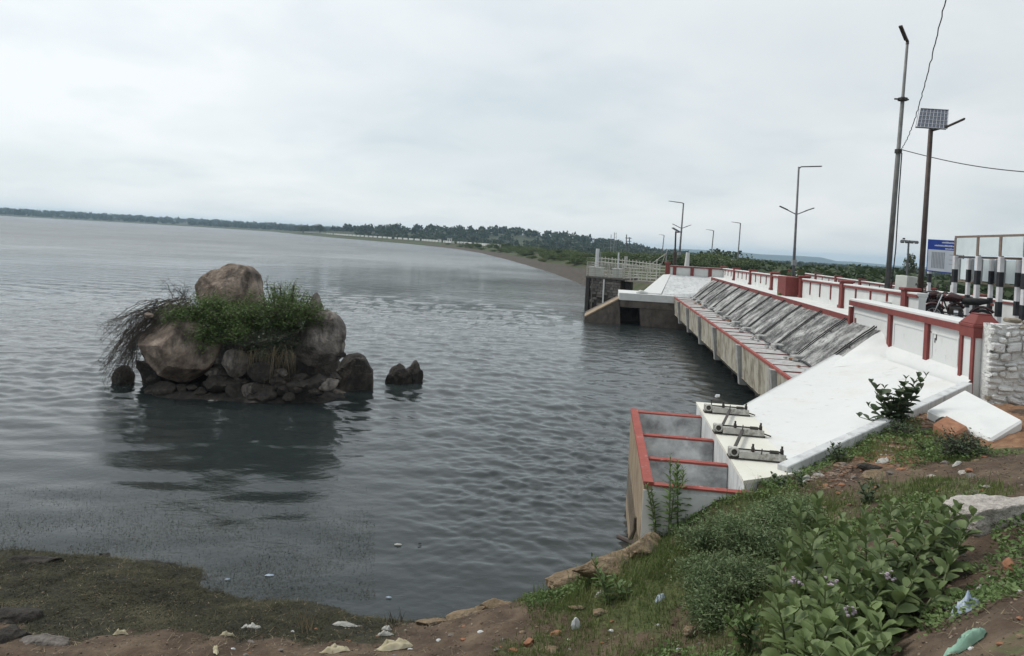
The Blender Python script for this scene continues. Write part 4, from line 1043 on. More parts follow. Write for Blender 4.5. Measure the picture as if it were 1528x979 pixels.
# control cabinet on a bracket
cb_ = at_d(1352, 423, 22.6)
cab = thing('control_cabinet', at_d(1366, 455, 22.3), 'cream control cabinet held on a slanting bracket beside the brown lamp pole', 'cabinet')
rz = Matrix.Rotation(R(28), 3, 'Z') @ Matrix.Rotation(R(3), 3, 'Y')
MB().cbox(cb_, (.50, .40, .46), rz).build('body', M['boxgrey'], cab, bevel=.015)
MB().cbox(cb_ + rz @ Vector((.0, -.207, 0)), (.44, .012, .40), rz).build('door', M['boxgrey'], cab)
MB().cbox(cb_ + rz @ Vector((.16, -.222, 0)), (.03, .02, .07), rz).build('handle', M['dark_iron'], cab)
MB().tube([cb_ + Vector((-.12, 0, -.22)), at_d(1368, 458, 22.2)], .03, 6).build('bracket', M['pole_dark'], cab)
# flood light mast downstream
ff, ft = at_d(1353, 428, 75), at_d(1356, 359, 75); ff.z = -3
fl = thing('floodlight_mast', ff, 'slim mast with a cross bar of floodlights beyond the road', 'floodlight mast')
MB().tube([ff, ft], [.13, .09], 8).build('mast', M['pole_far'], fl)
MB().beam(ft + Vector((-.75, 0, 0)), ft + Vector((.85, 0, -.05)), .10).build('cross_bar', M['pole_far'], fl)
for k in range(4):
    c_ = ft + Vector((-.7 + k * .48, -.1, -.14)); MB().cbox(c_, (.36, .22, .26), Matrix.Rotation(R(-25), 3, 'X')).build('floodlight', M['pole_far'], fl, bevel=.03)
MB().cbox(ft + Vector((-.5, 0, .16)), (.2, .15, .15)).build('floodlight', M['dark_iron'], fl)
# pylons and antenna masts far off
for (px, yb, yt, d, lab, w) in ((911, 378, 350, 420, 'left one of two thin masts over the forest behind the sluice tower', .25), (917, 378, 347, 420, 'pale lattice telecom mast over the forest behind the sluice tower', .8)):
    b = at_d(px, yb, d); t = at_d(px + 1, yt, d); b.z = -2
    th = thing('mast', b, lab, 'mast')
    if w > .5:
        for k in range(3):
            a = Vector((math.cos(k * 2.1), math.sin(k * 2.1), 0)) * w
            MB().tube([b + a * 1.2, t + a * .8], .10, 5).build('leg', M['galv'], th)
        for k in range(8):
            c_ = b.lerp(t, (k + .5) / 8); MB().beam(c_ + Vector((-w, 0, -.5)), c_ + Vector((w, 0, .5)), .08).build('lattice', M['galv'], th)
    else: MB().tube([b, t], w * .7, 6).build('shaft', M['galv'], th)
for (px, d, lab) in ((934, 230, 'taller slender post of an H shaped power pole behind the guard rail'),):
    b = at_d(px, 380, d); t = at_d(px + 1, 350, d); b.z = -2; b2 = at_d(px + 4.5, 380, d); t2 = at_d(px + 5.5, 354, d); b2.z = -2
    th = thing('power_pole', b, 'H shaped double power pole with a cross bar rising behind the guard rail', 'power pole')
    MB().tube([b, t], .16, 6).build('post', M['pole_far'], th); MB().tube([b2, t2], .16, 6).build('post', M['pole_far'], th)
    MB().beam(t2 + Vector((-1.3, 0, -.3)), t2 + Vector((.6, 0, -.3)), .25).build('cross_bar', M['pole_far'], th)
    MB().beam(t2 + Vector((-1.0, 0, -1.3)), t2 + Vector((.6, 0, -1.3)), .18).build('cross_bar', M['pole_far'], th)
# overhead wires
w0 = pf + dirp * .585 + Vector((.1, 0, 0)); w1 = at_d(1414, -12, 14)
pts = []
for i in range(150):
    u = i / 59; p = w0.lerp(w1, u); p.z -= .55 * math.sin(PI * min(u, 1)) - (.45 * (u - 1) ** 1.5 if u > 1 else 0); p.x += .016 * math.sin(i * 2.1) * math.sin(i * .37); p.z += .012 * math.sin(i * 1.3); pts.append(p)
P0(MB().tube(pts, .012, 5), 'overhead_wire', M['black'], 'kinked dark wire rising from the tall pole out of the top of the view', 'wire')
w1 = at_d(1640, 262, 20)
P0(MB().tube([w0.lerp(w1, i / 30) + Vector((0, 0, -.22 * math.sin(PI * i / 30) * (1 if i < 31 else .3))) for i in range(95)], .016, 5), 'overhead_wire', M['black'], 'sagging dark wire running right from the tall pole past the solar panel', 'wire')
# far small white buildings and pillar
def far_block(px0, px1, py0, py1, d, name, label, cat, m='far_white', roof=True):
    a, b = at_d(px0, py1, d), at_d(px1, py0, d)
    th = thing(name, a, label, cat)
    w = b.x - a.x; zb = min(a.z - 3, 0)
    MB().box(a.x, b.x, d, d + max(w, 2) * .8, zb, b.z).build('wall', M[m], th)
    if roof: MB().box(a.x - w * .08, b.x + w * .08, d - .3, d + max(w, 2) * .8 + .3, b.z + .003, b.z + w * .12).build('roof', M['far_roof'], th)
    for k in range(2):
        x = a.x + w * (.25 + .5 * k); MB().box(x - w * .1, x + w * .1, d - .04, d - .004, b.z - (b.z - a.z) * .6, b.z - (b.z - a.z) * .25).build('window', M['dark_iron'], th)
    return th
far_block(1095, 1101, 388, 402, 110, 'water_tower', 'narrow white tower by the far road lamp, dark openings in it', 'tower')
far_block(963, 971, 383, 389, 200, 'low_house', 'small pale roofed house low among trees behind the guard rail', 'house', 'far_roof')
far_block(667, 674, 356, 362, 520, 'white_house', 'small white house on the wooded far shore, right of centre', 'house')
far_block(653, 658, 357, 362, 540, 'white_house', 'tiny white house left of the small house on the wooded far shore', 'house')
p = at_d(1024, 397, 60)
wp = MB().tube([(p.x, 60, 2.75), (p.x + .08, 60, 4.9)], [.25, .15], 8)
P0(wp, 'white_pillar', M['far_white'], 'plain white tapering pillar behind the end parapet', 'pillar')
# long white wall on the embankment top far away
fw = thing('far_guard_wall', (-120, 560, 3.5), 'broken white guard wall dotted along the far embankment top', 'guard wall')
last = None
for (c_, n, k) in crest:
    if 300 < c_.y < 1010 and c_.x > -420:
        if last is not None and (c_ - last).length < 60:
            a, b = last, c_
            dirw = (b - a)
            q0 = a + dirw * .06; q1 = a + dirw * (.78 if rng.random() < .8 else .4)
            z = 2.1 * (1 - k) + 1.7 * k
            off = n * (-2.6 - 40 * k)
            MB().beam((q0.x + off.x, q0.y + off.y, z + .75), (q1.x + off.x, q1.y + off.y, z + .75), .4, 1.15).build('wall_section', M['far_white'], fw)
        last = c_

# ------------------------------------------------------------------ sign boards on striped posts
def striped_post(p, ztop, w, parent, zb=2.74, band=.42):
    q = MB().box(p[0] - w / 2, p[0] + w / 2, p[1] - w / 2, p[1] + w / 2, zb, ztop).build('striped_post', M['bw_white'], parent, bevel=.006)
    z = ztop; k = 0; e = w / 2 + .004
    while z > zb + .05:
        z0 = max(zb + .01, z - band)
        if k % 2: MB().box(p[0] - e, p[0] + e, p[1] - e, p[1] + e, z0, z).build('black_band', M['bw_black'], q)
        z = z0; k += 1
    return q
hb = thing('hoarding', D(26, 12.6, 2.74), 'long framed hoarding of pale sheets carried on black and white striped posts', 'hoarding')
def HB(s, dz): return D(s, 12.55, dz)
def s_at(px, py, t): X, Z = ray(px, py); d = t / (UY * X - UX); return UX * X * d + UY * d
ss_ = [s_at(px, 385, 12.5) for px in (1426, 1460, 1494, 1531, 1570)]
for i, s in enumerate(ss_):
    MB().beam(D(s, 12.5, 5.37), D(s, 12.5, 6.00), .10, .10).build('frame_upright', M['rust'], hb)
    striped_post(D(s, 12.5, 0), 5.36, .135, hb, band=.47)
MB().beam(D(ss_[0] + .06, 12.5, 6.04), D(ss_[-1], 12.5, 6.04), .08, .07).build('frame_bar', M['rust'], hb)
MB().beam(D(ss_[0], 12.62, 5.33), D(ss_[-1], 12.62, 5.33), .07, .07).build('frame_bar', M['rust'], hb)
for a, b in zip(ss_[:-1], ss_[1:]):
    MB().dbox(b + .10, a - .10, 12.46, 12.49, 5.40, 6.0).build('upper_sheet', M['panel'], hb)
# the second frame behind, with lower sheets
sb = [s_at(px, 395, 13.25) for px in (1446, 1480, 1520, 1562)]
for s in sb: striped_post(D(s, 13.25, 0), 5.36, .115, hb, band=.46)
sl_ = [(1431, 1451), (1464, 1487), (1498, 1524), (1536, 1565)]
for pa, pb in sl_:
    a, b = s_at(pa, 395, 13.3), s_at(pb, 395, 13.3)
    MB().dbox(b, a, 13.34, 13.37, 4.52, 5.28).build('lower_sheet', M['panel'], hb)
    for s in (b, a): MB().dbox(s - .05, s + .05, 13.30, 13.336, 4.48, 5.30).build('sheet_frame', M['galv'], hb)
    MB().dbox(b - .06, a + .06, 13.28, 13.40, 4.42, 4.478).build('sheet_frame', M['rust'], hb)
bb = thing('blue_notice_board', at_d(1408, 445, 33), 'blue headed notice board with faint lines of lettering on two striped legs', 'notice board')
q = [at_d(1383, 404.5, 33.2), at_d(1437, 410, 32.0), at_d(1440, 360, 32.0), at_d(1385.5, 357, 33.2)]
nb_ = (q[1] - q[0]).cross(q[3] - q[0]).normalized()
if nb_.y > 0: nb_ = -nb_
def bp(u, v, o=0): return q[0].lerp(q[1], u).lerp(q[3].lerp(q[2], u), v) + nb_ * o
def plate(u0, u1, v0, v1, o, th, name, m, par=bb):
    return MB().hexa([bp(u0, v0, o), bp(u1, v0, o), bp(u1, v0, o + th), bp(u0, v0, o + th), bp(u0, v1, o), bp(u1, v1, o), bp(u1, v1, o + th), bp(u0, v1, o + th)]).build(name, m, par)
plate(0, 1, 0, 1, 0, .05, 'board', M['blue']); wpn = plate(.025, .99, .03, .69, .051, .006, 'white_field', M['signwhite'])
for (u0, u1, v) in ((.40, .86, .90), (.20, .95, .80), (.50, .90, .715)):    # unreadable lettering, broken strokes
    u = u0
    while u < u1:
        w = rng.uniform(.012, .03); plate(u, min(u + w, u1), v, v + .030 + rng.uniform(0, .02), .051, .005, 'lettering', M['signtext']); u += w + .010
for k in range(9):
    u = .13 + k * .042; plate(u, u + .028, .12, .62, .058, .003, 'print_column', M['signgrey'])
for v in (.55, .40, .27): plate(.62, .95, v, v + .014, .058, .003, 'print_line', M['signgrey'])
for u in (.12, .78):
    p = bp(u, 0); striped_post((p.x, p.y + .12), p.z + .3, .13, bb, band=.40)

# ------------------------------------------------------------------ motorcycles
def make_bike(pos, rz, label):
    th = thing('motorcycle', pos, label, 'motorcycle', None, rz)
    def P(mb, name, m, par=None, **k):
        o = mb.build(name, m, None, **k); o.parent = par or th; return o
    for x, r in ((-.64, .29), (.66, .30)):
        w = P(MB().disc_ring((x, 0, .30), (0, 1, 0), r - .05, .05, 20, 7), 'wheel', M['rubber'], smooth=True)
        P(MB().disc_ring((x, 0, .30), (0, 1, 0), r - .10, .016, 20, 6), 'rim', M['chrome'], w)
        mb = MB().tube([(x, -.06, .3), (x, .06, .3)], .055, 10)
        for k in range(8):
            a = k * PI / 4; mb.beam((x, 0, .3), (x + math.cos(a) * (r - .1), 0, .3 + math.sin(a) * (r - .1)), .012)
        P(mb, 'spokes', M['chrome'], w)
        P(MB().tube([(x + (r + .05) * math.cos(a), 0, .3 + (r + .05) * math.sin(a)) for a in [R(20 + 14 * q) for q in range(10)]], .05, 6), 'mudguard', M['bike_red'], smooth=True)
    P(MB().tube([(-.64, .09, .3), (-.2, .09, .33), (.25, .08, .36), (.42, .03, .82)], .028, 6), 'frame', M['dark_iron'])
    P(MB().tube([(-.64, -.09, .3), (-.2, -.09, .33), (.25, -.08, .36), (.42, -.03, .82)], .028, 6), 'frame', M['dark_iron'])
    P(MB().tube([(-.60, 0, .72), (-.1, 0, .70), (.42, 0, .80)], .03, 6), 'frame', M['dark_iron'])
    P(MB().box(-.12, .24, -.13, .13, .30, .58), 'engine', M['dark_iron'], bevel=.04)
    P(MB().tube([(.0, .1, .42), (.12, .1, .42)], .10, 10), 'engine_cover', M['chrome'])
    P(MB().tube([(-.10, 0, .82), (.02, 0, .86), (.2, 0, .90), (.36, 0, .84), (.42, 0, .8)], [.07, .12, .145, .11, .05], 10), 'fuel_tank', M['bike_red'], smooth=True)
    P(MB().tube([(-.80, 0, .84), (-.6, 0, .81), (-.3, 0, .79), (-.08, 0, .81)], [.07, .10, .115, .08], 8), 'seat', M['rubber'], smooth=True)
    P(MB().tube([(.20, .14, .32), (-.2, .15, .25), (-.75, .17, .34)], [.025, .03, .045], 8), 'exhaust', M['chrome'])
    for y in (-.085, .085): P(MB().tube([(.66, y, .30), (.44, y, .95)], .024, 6), 'fork', M['chrome'])
    P(MB().tube([(.30, -.36, 1.0), (.40, -.2, 1.02), (.45, 0, .97), (.40, .2, 1.02), (.30, .36, 1.0)], .017, 6), 'handlebar', M['dark_iron'])
    h = P(MB().tube([(.46, 0, .88), (.52, 0, .87), (.58, 0, .86)], [.06, .095, .085], 12), 'headlight', M['dark_iron'])
    P(MB().tube([(.581, 0, .86), (.588, 0, .86)], .075, 12), 'lens', M['alu'], h)
    for y in (-.30, .30):
        mr = P(MB().tube([(.34, y, 1.0), (.34, y * 1.15, 1.16)], .008, 5), 'mirror', M['dark_iron'])
        P(MB().tube([(.33, y * 1.2, 1.19), (.355, y * 1.2, 1.19)], .055, 10), 'mirror_glass', M['dark_iron'], mr)
    P(MB().box(-.92, -.84, -.08, .08, .70, .78), 'tail_lamp', M['red_bright'], bevel=.01)
    return th
def gpos(px, d, z): p = at_d(px, 440, d); return Vector((p.x, p.y, z))
make_bike(gpos(1376, 25.2, 3.14), R(205), 'black motorcycle nearest the brown lamp pole behind the panelled wall')
make_bike(gpos(1401, 24.2, 3.14), R(188), 'dark red motorcycle in the middle of the parked row, headlight showing')
make_bike(gpos(1431, 23.0, 3.14), R(150), 'black motorcycle parked among the striped posts, rightmost of the row')
make_bike(gpos(1356, 26.0, 3.14), R(170), 'dark motorcycle half hidden behind the cabinet bracket')
tag(MB().dbox(16, 29, 8.6, 12.2, 2.2, 3.13).build('parking_strip', M['asphalt']), kind='structure')

# ================================================================== ROCKS
def rock_mesh(name, m, sil, d, depth, seed, *a_, sink=0, **k_):
    o = rock_mesh0(name, m, sil, d, depth, seed, *a_, **k_)
    if sink:
        n = len(o.data.vertices); co = np.empty(n * 3, dtype=np.float32); o.data.vertices.foreach_get('co', co); co = co.reshape(-1, 3)
        lo = co[:, 2] < 0; co[lo, 2] *= 1 + sink; o.data.vertices.foreach_set('co', co.ravel()); o.data.update()
    return o
def rock_mesh0(name, m, sil, d, depth, seed, rough=.08, ncut=7, sub=5, parent=None, label=None, group=None, cat='rock', tilt=0, origin_down=True, flat=None):
    """boulder whose outline, seen from the bank, is the star shaped polygon sil (pixels) at distance d"""
    r_ = random.Random(seed)
    cpx = sum(p[0] for p in sil) / len(sil); cpy = sum(p[1] for p in sil) / len(sil)
    c = at_d(cpx, cpy, d)
    ang = []; rad = []
    for (px, py) in sil:
        p = at_d(px, py, d); ang.append(math.atan2(p.z - c.z, p.x - c.x)); rad.append(math.hypot(p.x - c.x, p.z - c.z))
    o_ = np.argsort(ang); ang = np.array(ang)[o_]; rad = np.array(rad)[o_]
    ang = np.concatenate([ang - 2 * PI, ang, ang + 2 * PI]); rad = np.tile(rad, 3)
    bm = bmesh.new(); bmesh.ops.create_icosphere(bm, subdivisions=sub, radius=1)
    mean = float(np.mean(rad))
    for v in bm.verts:
        x, y, z = v.co
        th_ = math.atan2(z, x); rr = math.hypot(x, z)
        rs = float(np.interp(th_, ang, rad))
        k = math.copysign(abs(y) ** .8, y)
        v.co = Vector((math.cos(th_) * rs * rr ** .75, k * depth, math.sin(th_) * rs * rr ** .75))
    for i in range(ncut + 3):            # planar fracture faces, mostly on the near side
        nn = Vector((r_.uniform(-1, 1), -abs(r_.uniform(.5, 1.4)), r_.uniform(-.8, .9))).normalized()
        dist = r_.uniform(.48, .82) * depth
        for v in bm.verts:
            q = v.co.dot(nn) - dist
            if q > 0: v.co -= nn * q * .93
    off = Vector((seed * 3.1, seed * 1.7, 0))
    for v in bm.verts:
        n0 = v.co.normalized() if v.co.length > 1e-6 else Vector((0, 0, 1))
        q = v.co * (1.5 / mean) + off
        w = mnoise.fractal(q, .9, 2.1, 7) * rough * 1.3 * mean
        rdg = 1 - abs(mnoise.noise(q * 1.9 + Vector((7, 3, 1)))) * 2
        w -= max(0, rdg - .80) * .45 * rough * 3 * mean
        v.co += n0 * w
    me = bpy.data.meshes.new(name); bm.to_mesh(me); bm.free(); me.materials.append(m)
    me.polygons.foreach_set('use_smooth', [True] * len(me.polygons))
    try: me.set_sharp_from_angle(angle=R(32))
    except Exception: pass
    o = bpy.data.objects.new(name, me); C.objects.link(o); o.location = c
    if label: tag(o, label, cat, group)
    return o
def pebble(name, m, pos, size, seed, label, cat, group=None, sub=3, rough=.22, squash=(1, 1, .6), ncut=5, rot=None):
    r_ = random.Random(seed); bm = bmesh.new(); bmesh.ops.create_icosphere(bm, subdivisions=sub, radius=1)
    for i in range(ncut):
        nn = Vector((r_.uniform(-1, 1), r_.uniform(-1, 1), r_.uniform(-.4, 1))).normalized(); dist = r_.uniform(.5, .85)
        for v in bm.verts:
            q = v.co.dot(nn) - dist
            if q > 0: v.co -= nn * q * .95
    off = Vector((seed * 2.3, seed * 1.1, seed * .7))
    for v in bm.verts:
        v.co += v.co.normalized() * mnoise.fractal(v.co * 1.4 + off, 1.0, 2.0, 5) * rough
        v.co = Vector((v.co.x * squash[0], v.co.y * squash[1], v.co.z * squash[2])) * size
    if rot is not None: bm.transform(Matrix.Rotation(rot, 4, 'Z'))
    me = bpy.data.meshes.new(name); bm.to_mesh(me); bm.free(); me.materials.append(m)
    me.polygons.foreach_set('use_smooth', [True] * len(me.polygons))
    try: me.set_sharp_from_angle(angle=R(35))
    except Exception: pass
    o = bpy.data.objects.new(name, me); C.objects.link(o); o.location = pos
    return tag(o, label, cat, group)

rock_mesh('boulder', M['rock_tan'], [(203, 500), (214, 483), (240, 470), (275, 478), (310, 492), (328, 514), (316, 540), (303, 558), (275, 571), (255, 566), (236, 548), (222, 530)], 21.6, .95, 3, .05, 5, label='big tan boulder with a flat slanting face at the left of the rock islet', cat='boulder')
rock_mesh('boulder', M['rock_grey'], [(224, 480), (228, 462), (248, 453), (268, 460), (284, 474), (296, 490), (276, 500), (240, 498)], 22.2, .7, 8, .09, 5, label='dark streaked rock resting on top of the big tan boulder', cat='boulder')
rock_mesh('boulder', M['rock_tan'], [(286, 455), (287, 425), (300, 412), (325, 402), (352, 395), (372, 398), (384, 410), (388, 440), (386, 470), (360, 480), (310, 478)], 23.6, .95, 12, .05, 4, label='rounded tan boulder crowning the rock islet above the green shrub', cat='boulder')
rock_mesh('boulder', M['rock_grey'], [(438, 520), (446, 492), (470, 470), (486, 462), (500, 472), (512, 486), (511, 512), (505, 538), (478, 545), (452, 540)], 22.4, .85, 17, .06, 6, label='large grey boulder overhanging at the right of the rock islet', cat='boulder')
rock_mesh('boulder', M['rock_grey'], [(452, 475), (462, 452), (472, 436), (477, 450), (481, 468), (474, 484), (458, 486)], 22.9, .35, 23, .05, 4, label='pointed grey rock standing up behind the large grey boulder', cat='boulder')
rock_mesh('boulder', M['rock_dark'], [(420, 470), (426, 450), (434, 447), (440, 470), (436, 500), (424, 500)], 23.1, .3, 25, .05, 4, label='dark slab of rock half hidden in the shrub', cat='boulder')
rock_mesh('boulder', M['rock_dark'], [(500, 560), (506, 540), (518, 530), (538, 530), (549, 544), (556, 564), (553, 580), (520, 582), (500, 576)], 23.6, .65, 31, .06, 5, sink=1.0, label='dark reddish boulder at the right end of the rock islet', cat='boulder')
rock_mesh('boulder', M['rock_dark'], [(168, 568), (174, 552), (184, 545), (193, 553), (197, 570), (182, 576)], 22.6, .35, 33, .10, 6, sub=4, sink=1.0, label='small black rock in the water left of the islet', cat='boulder')
rock_mesh('boulder', M['rock_dark'], [(195, 575), (200, 540), (215, 525), (235, 545), (258, 568), (300, 560), (335, 545), (330, 578), (280, 590), (220, 588)], 22.3, .8, 35, .08, 5, sink=1.0, label='black wet rock under the big tan boulder', cat='boulder')
rock_mesh('boulder', M['rock_dark'], [(300, 575), (302, 520), (330, 480), (370, 455), (420, 465), (450, 500), (500, 530), (510, 575), (440, 590), (370, 594), (330, 588)], 24.0, 1.7, 37, .08, 5, label='dark core of the rock islet under the shrub', cat='boulder')
rock_mesh('boulder', M['rock_grey'], [(334, 535), (342, 522), (360, 524), (369, 540), (366, 558), (350, 563), (338, 552)], 21.5, .35, 41, .07, 5, sub=4, label='brown rock below the shrub, left of two', cat='boulder')
rock_mesh('boulder', M['rock_dark'], [(370, 548), (382, 541), (400, 543), (408, 553), (402, 566), (384, 569), (371, 562)], 21.3, .35, 43, .07, 5, sub=4, label='dark angular rock below the shrub, right of two', cat='boulder')
rock_mesh('boulder', M['rock_dark'], [(577, 576), (581, 556), (588, 547), (597, 544), (606, 552), (613, 576)], 25.0, .42, 51, .11, 7, sub=4, sink=.4, label='mossy small rock in open water right of the islet', cat='boulder')
rock_mesh('boulder', M['rock_dark'], [(600, 572), (604, 558), (612, 546), (620, 538), (626, 551), (630, 572)], 25.3, .38, 53, .10, 8, sub=4, sink=.4, label='sharp black rock touching the mossy rock in open water', cat='boulder')
sl_px = [(318, 556, 9), (326, 548, 7), (336, 557, 10), (312, 571, 8), (325, 573, 16), (345, 573, 10), (352, 582, 15), (372, 582, 14), (392, 579, 16), (412, 572, 12), (425, 583, 11), (440, 578, 13), (458, 574, 14), (476, 570, 18), (492, 574, 15), (470, 582, 12), (246, 580, 14), (228, 566, 8), (286, 578, 7), (272, 580, 9), (360, 548, 8), (418, 556, 9), (500, 562, 9), (509, 529, 6), (448, 565, 10), (396, 590, 13), (378, 592, 9), (430, 592, 9), (405, 560, 8), (362, 570, 9), (340, 566, 7), (300, 584, 8)]
for i, (px, py, r_) in enumerate(sl_px):
    p = at_d(px, py, 21.1 + .03 * (600 - py) * .5)
    pebble('stone', M['rock_dark' if i % 7 else 'rock_grey'], p, r_ * 1.1 * p.y / 1100, 60 + i, 'small dark stone wedged among the rocks at the waterline of the islet', 'stone', 'small stones at the waterline of the islet', squash=(1.15, 1, .72), sub=3)
pebble('stone', M['rock_tan'], at_d(222, 471, 21.6), .14, 99, 'little pale stone perched on the shoulder of the big tan boulder', 'stone')
# muddy skirt of the islet
mb_ = []
for i in range(40):
    for j in range(30):
        u, v = i / 39 * 2 - 1, j / 29 * 2 - 1
        x, y = -7.9 + u * 5.0, 22.6 + v * 2.6
        r2 = (u * u + v * v)
        z = -.6 + .85 * max(0, 1 - r2) ** .7 + .14 * mnoise.noise(Vector((x * 1.2, y * 1.2, 4)))
        mb_.append((x, y, z))
tag(np_mesh('islet_mud', mb_, grid_faces(40, 30), M['rock_dark'], smooth=True), kind='structure')

# ================================================================== VEGETATION
def leaf_template(L_, w, nseg=4, droop=.12, fold=.18):
    prof = [(0, .10), (.22, .62), (.55, 1.0), (.82, .74), (1.0, .0)]
    V, F = [], []
    for (u, k) in prof:
        x = L_ * u; z = -droop * L_ * u * u
        V += [(x, -w / 2 * k, z + fold * w * k), (x, 0, z), (x, w / 2 * k, z + fold * w * k)]
    for i in range(len(prof) - 1):
        a = i * 3; F += [(a, a + 3, a + 4, a + 1), (a + 1, a + 4, a + 5, a + 2)]
    return np.array(V), np.array(F)
LEAFM = {}
def leaf_data(key, L_, w, m, droop=.12, fold=.18):
    if key not in LEAFM:
        V, F = leaf_template(L_, w, droop=droop, fold=fold); me = bpy.data.meshes.new('leaf')
        me.from_pydata(V.tolist(), [], F.tolist()); me.materials.append(m)
        me.polygons.foreach_set('use_smooth', [True] * len(F)); me.update(); LEAFM[key] = me
    return LEAFM[key]
def orient(pos, az, el, roll=0, s=1.0):
    return Matrix.Translation(pos) @ Matrix.Rotation(az, 4, 'Z') @ Matrix.Rotation(-el, 4, 'Y') @ Matrix.Rotation(roll, 4, 'X') @ Matrix.Scale(s, 4)
def milkweed(base, stems, label, key='calo', seed=1, leafL=.14, leafW=.075, node=.075, maxparts=300, flowers=0, mname='calo', cat='shrub', name='milkweed_shrub'):
    """stems: list of (foot offset, tip offset); opposite broad leaves up each stem"""
    r_ = random.Random(seed); base = Vector(base)
    th = thing(name, base, label, cat)
    me = leaf_data(key, leafL, leafW, M[mname])
    leaves = []; tips = []
    for (f, tp_) in stems:
        f, tp_ = Vector(f), Vector(tp_); n = max(3, int((tp_ - f).length / node)); pts = []
        bend = Vector((tp_.x - f.x, tp_.y - f.y, 0)) * .35
        for i in range(n + 1):
            u = i / n; p = f.lerp(tp_, u) - bend * math.sin(PI * u) * .5; pts.append(p)
        MB().tube([base + p for p in pts], [.013 * (1 - .6 * i / n) for i in range(n + 1)], 5).build('stem', M['stem'], th, smooth=True)
        az0 = r_.uniform(0, PI)
        for i in range(n + 1):
            u = i / n
            if u < .16: continue
            az = az0 + (i % 2) * PI / 2 + r_.uniform(-.3, .3)
            el = R(12 + 50 * u ** 2.0) + r_.uniform(-.2, .2)
            s = (.70 + .45 * math.sin(PI * min(1, u * 1.05))) * r_.uniform(.85, 1.15) * (.75 if u > .95 else 1)
            for q in (0, PI): leaves.append(orient(pts[i], az + q + r_.uniform(-.25, .25), el + r_.uniform(-.15, .15), r_.uniform(-.35, .35), s))
        tips.append(pts[-1])
    leaves.sort(key=lambda mx: (base + mx.translation).length)     # nearest the eye first
    for mx in leaves[:maxparts]:
        o = bpy.data.objects.new('leaf', me); C.objects.link(o); o.parent = th; o.matrix_local = mx
    rest = leaves[maxparts:]
    if rest:
        V0 = np.array([v.co[:] for v in me.vertices]); F0 = np.array([p.vertices[:] for p in me.polygons]); Vs, Fs = [], []
        for k, mx in enumerate(rest):
            Mx = np.array(mx); Vs.append(V0 @ Mx[:3, :3].T + Mx[:3, 3] + np.array(base)); Fs.append(F0 + k * len(V0))
        tag(np_mesh('leaf_mass', np.concatenate(Vs), np.concatenate(Fs), M[mname], parent=th, smooth=True), kind='stuff')
    for k in range(flowers):
        p = base + tips[r_.randrange(len(tips))] + Vector((r_.uniform(-.04, .04), r_.uniform(-.04, .04), .02)); mb = MB()
        for j in range(14):
            c = p + Vector((r_.gauss(0, .022), r_.gauss(0, .022), r_.gauss(0, .014))); mb.cbox(c, (.018, .018, .012), Matrix.Rotation(r_.uniform(0, 3), 3, 'Z'))
        mb.build('flower_cluster', M['flower'], th)
    return th
# large milkweed clump in the foreground
bx, by = 2.75, 5.85
bb0 = Vector((bx, by, bz(bx, by)))
stems = []
r_ = random.Random(5)
tops = [(1160, 900, 5.4), (1190, 870, 5.7), (1215, 930, 5.1), (1250, 900, 5.3), (1280, 870, 5.5), (1310, 930, 5.0), (1300, 840, 5.8), (1345, 890, 5.4), (1375, 840, 5.8), (1380, 810, 6.1), (1420, 830, 5.9), (1350, 760, 6.6), (1265, 800, 6.1), (1240, 830, 5.8), (1320, 965, 4.8), (1190, 760, 6.7), (1200, 830, 6.1), (1270, 980, 4.6), (1225, 975, 4.7), (1430, 760, 6.6), (1405, 750, 6.7), (1400, 880, 5.6), (1165, 850, 6.0), (1185, 905, 5.5), (1215, 800, 6.1), (1232, 870, 5.4), (1255, 775, 6.3), (1270, 840, 5.6), (1290, 762, 6.4), (1310, 800, 6.0), (1330, 755, 6.6), (1325, 860, 5.5), (1355, 790, 6.2), (1378, 762, 6.5), (1395, 800, 6.2), (1415, 775, 6.4), (1440, 800, 6.2), (1452, 770, 6.3), (1270, 915, 5.1), (1240, 930, 5.0), (1300, 905, 5.2), (1360, 870, 5.6), (1400, 860, 5.8), (1200, 960, 4.9), (1345, 830, 5.9), (1285, 960, 4.8), (1220, 745, 6.8), (1175, 800, 6.5)]
for (px, py, d) in tops:
    t_p = at_d(px, py, d)
    fx = t_p.x * .80 + bx * .20 + r_.uniform(-.12, .12); fy = t_p.y * .80 + by * .20 + r_.uniform(-.1, .1)
    f = Vector((fx, fy, bz(fx, fy) - .05))
    if t_p.z - f.z < .3: t_p.z = f.z + .35
    stems.append((f - bb0, t_p - bb0))
milkweed(bb0, stems, 'large milkweed shrub with broad pale green leaves and mauve flower clusters in the right foreground', seed=9, leafL=.165, leafW=.105, node=.062, maxparts=300, flowers=4)
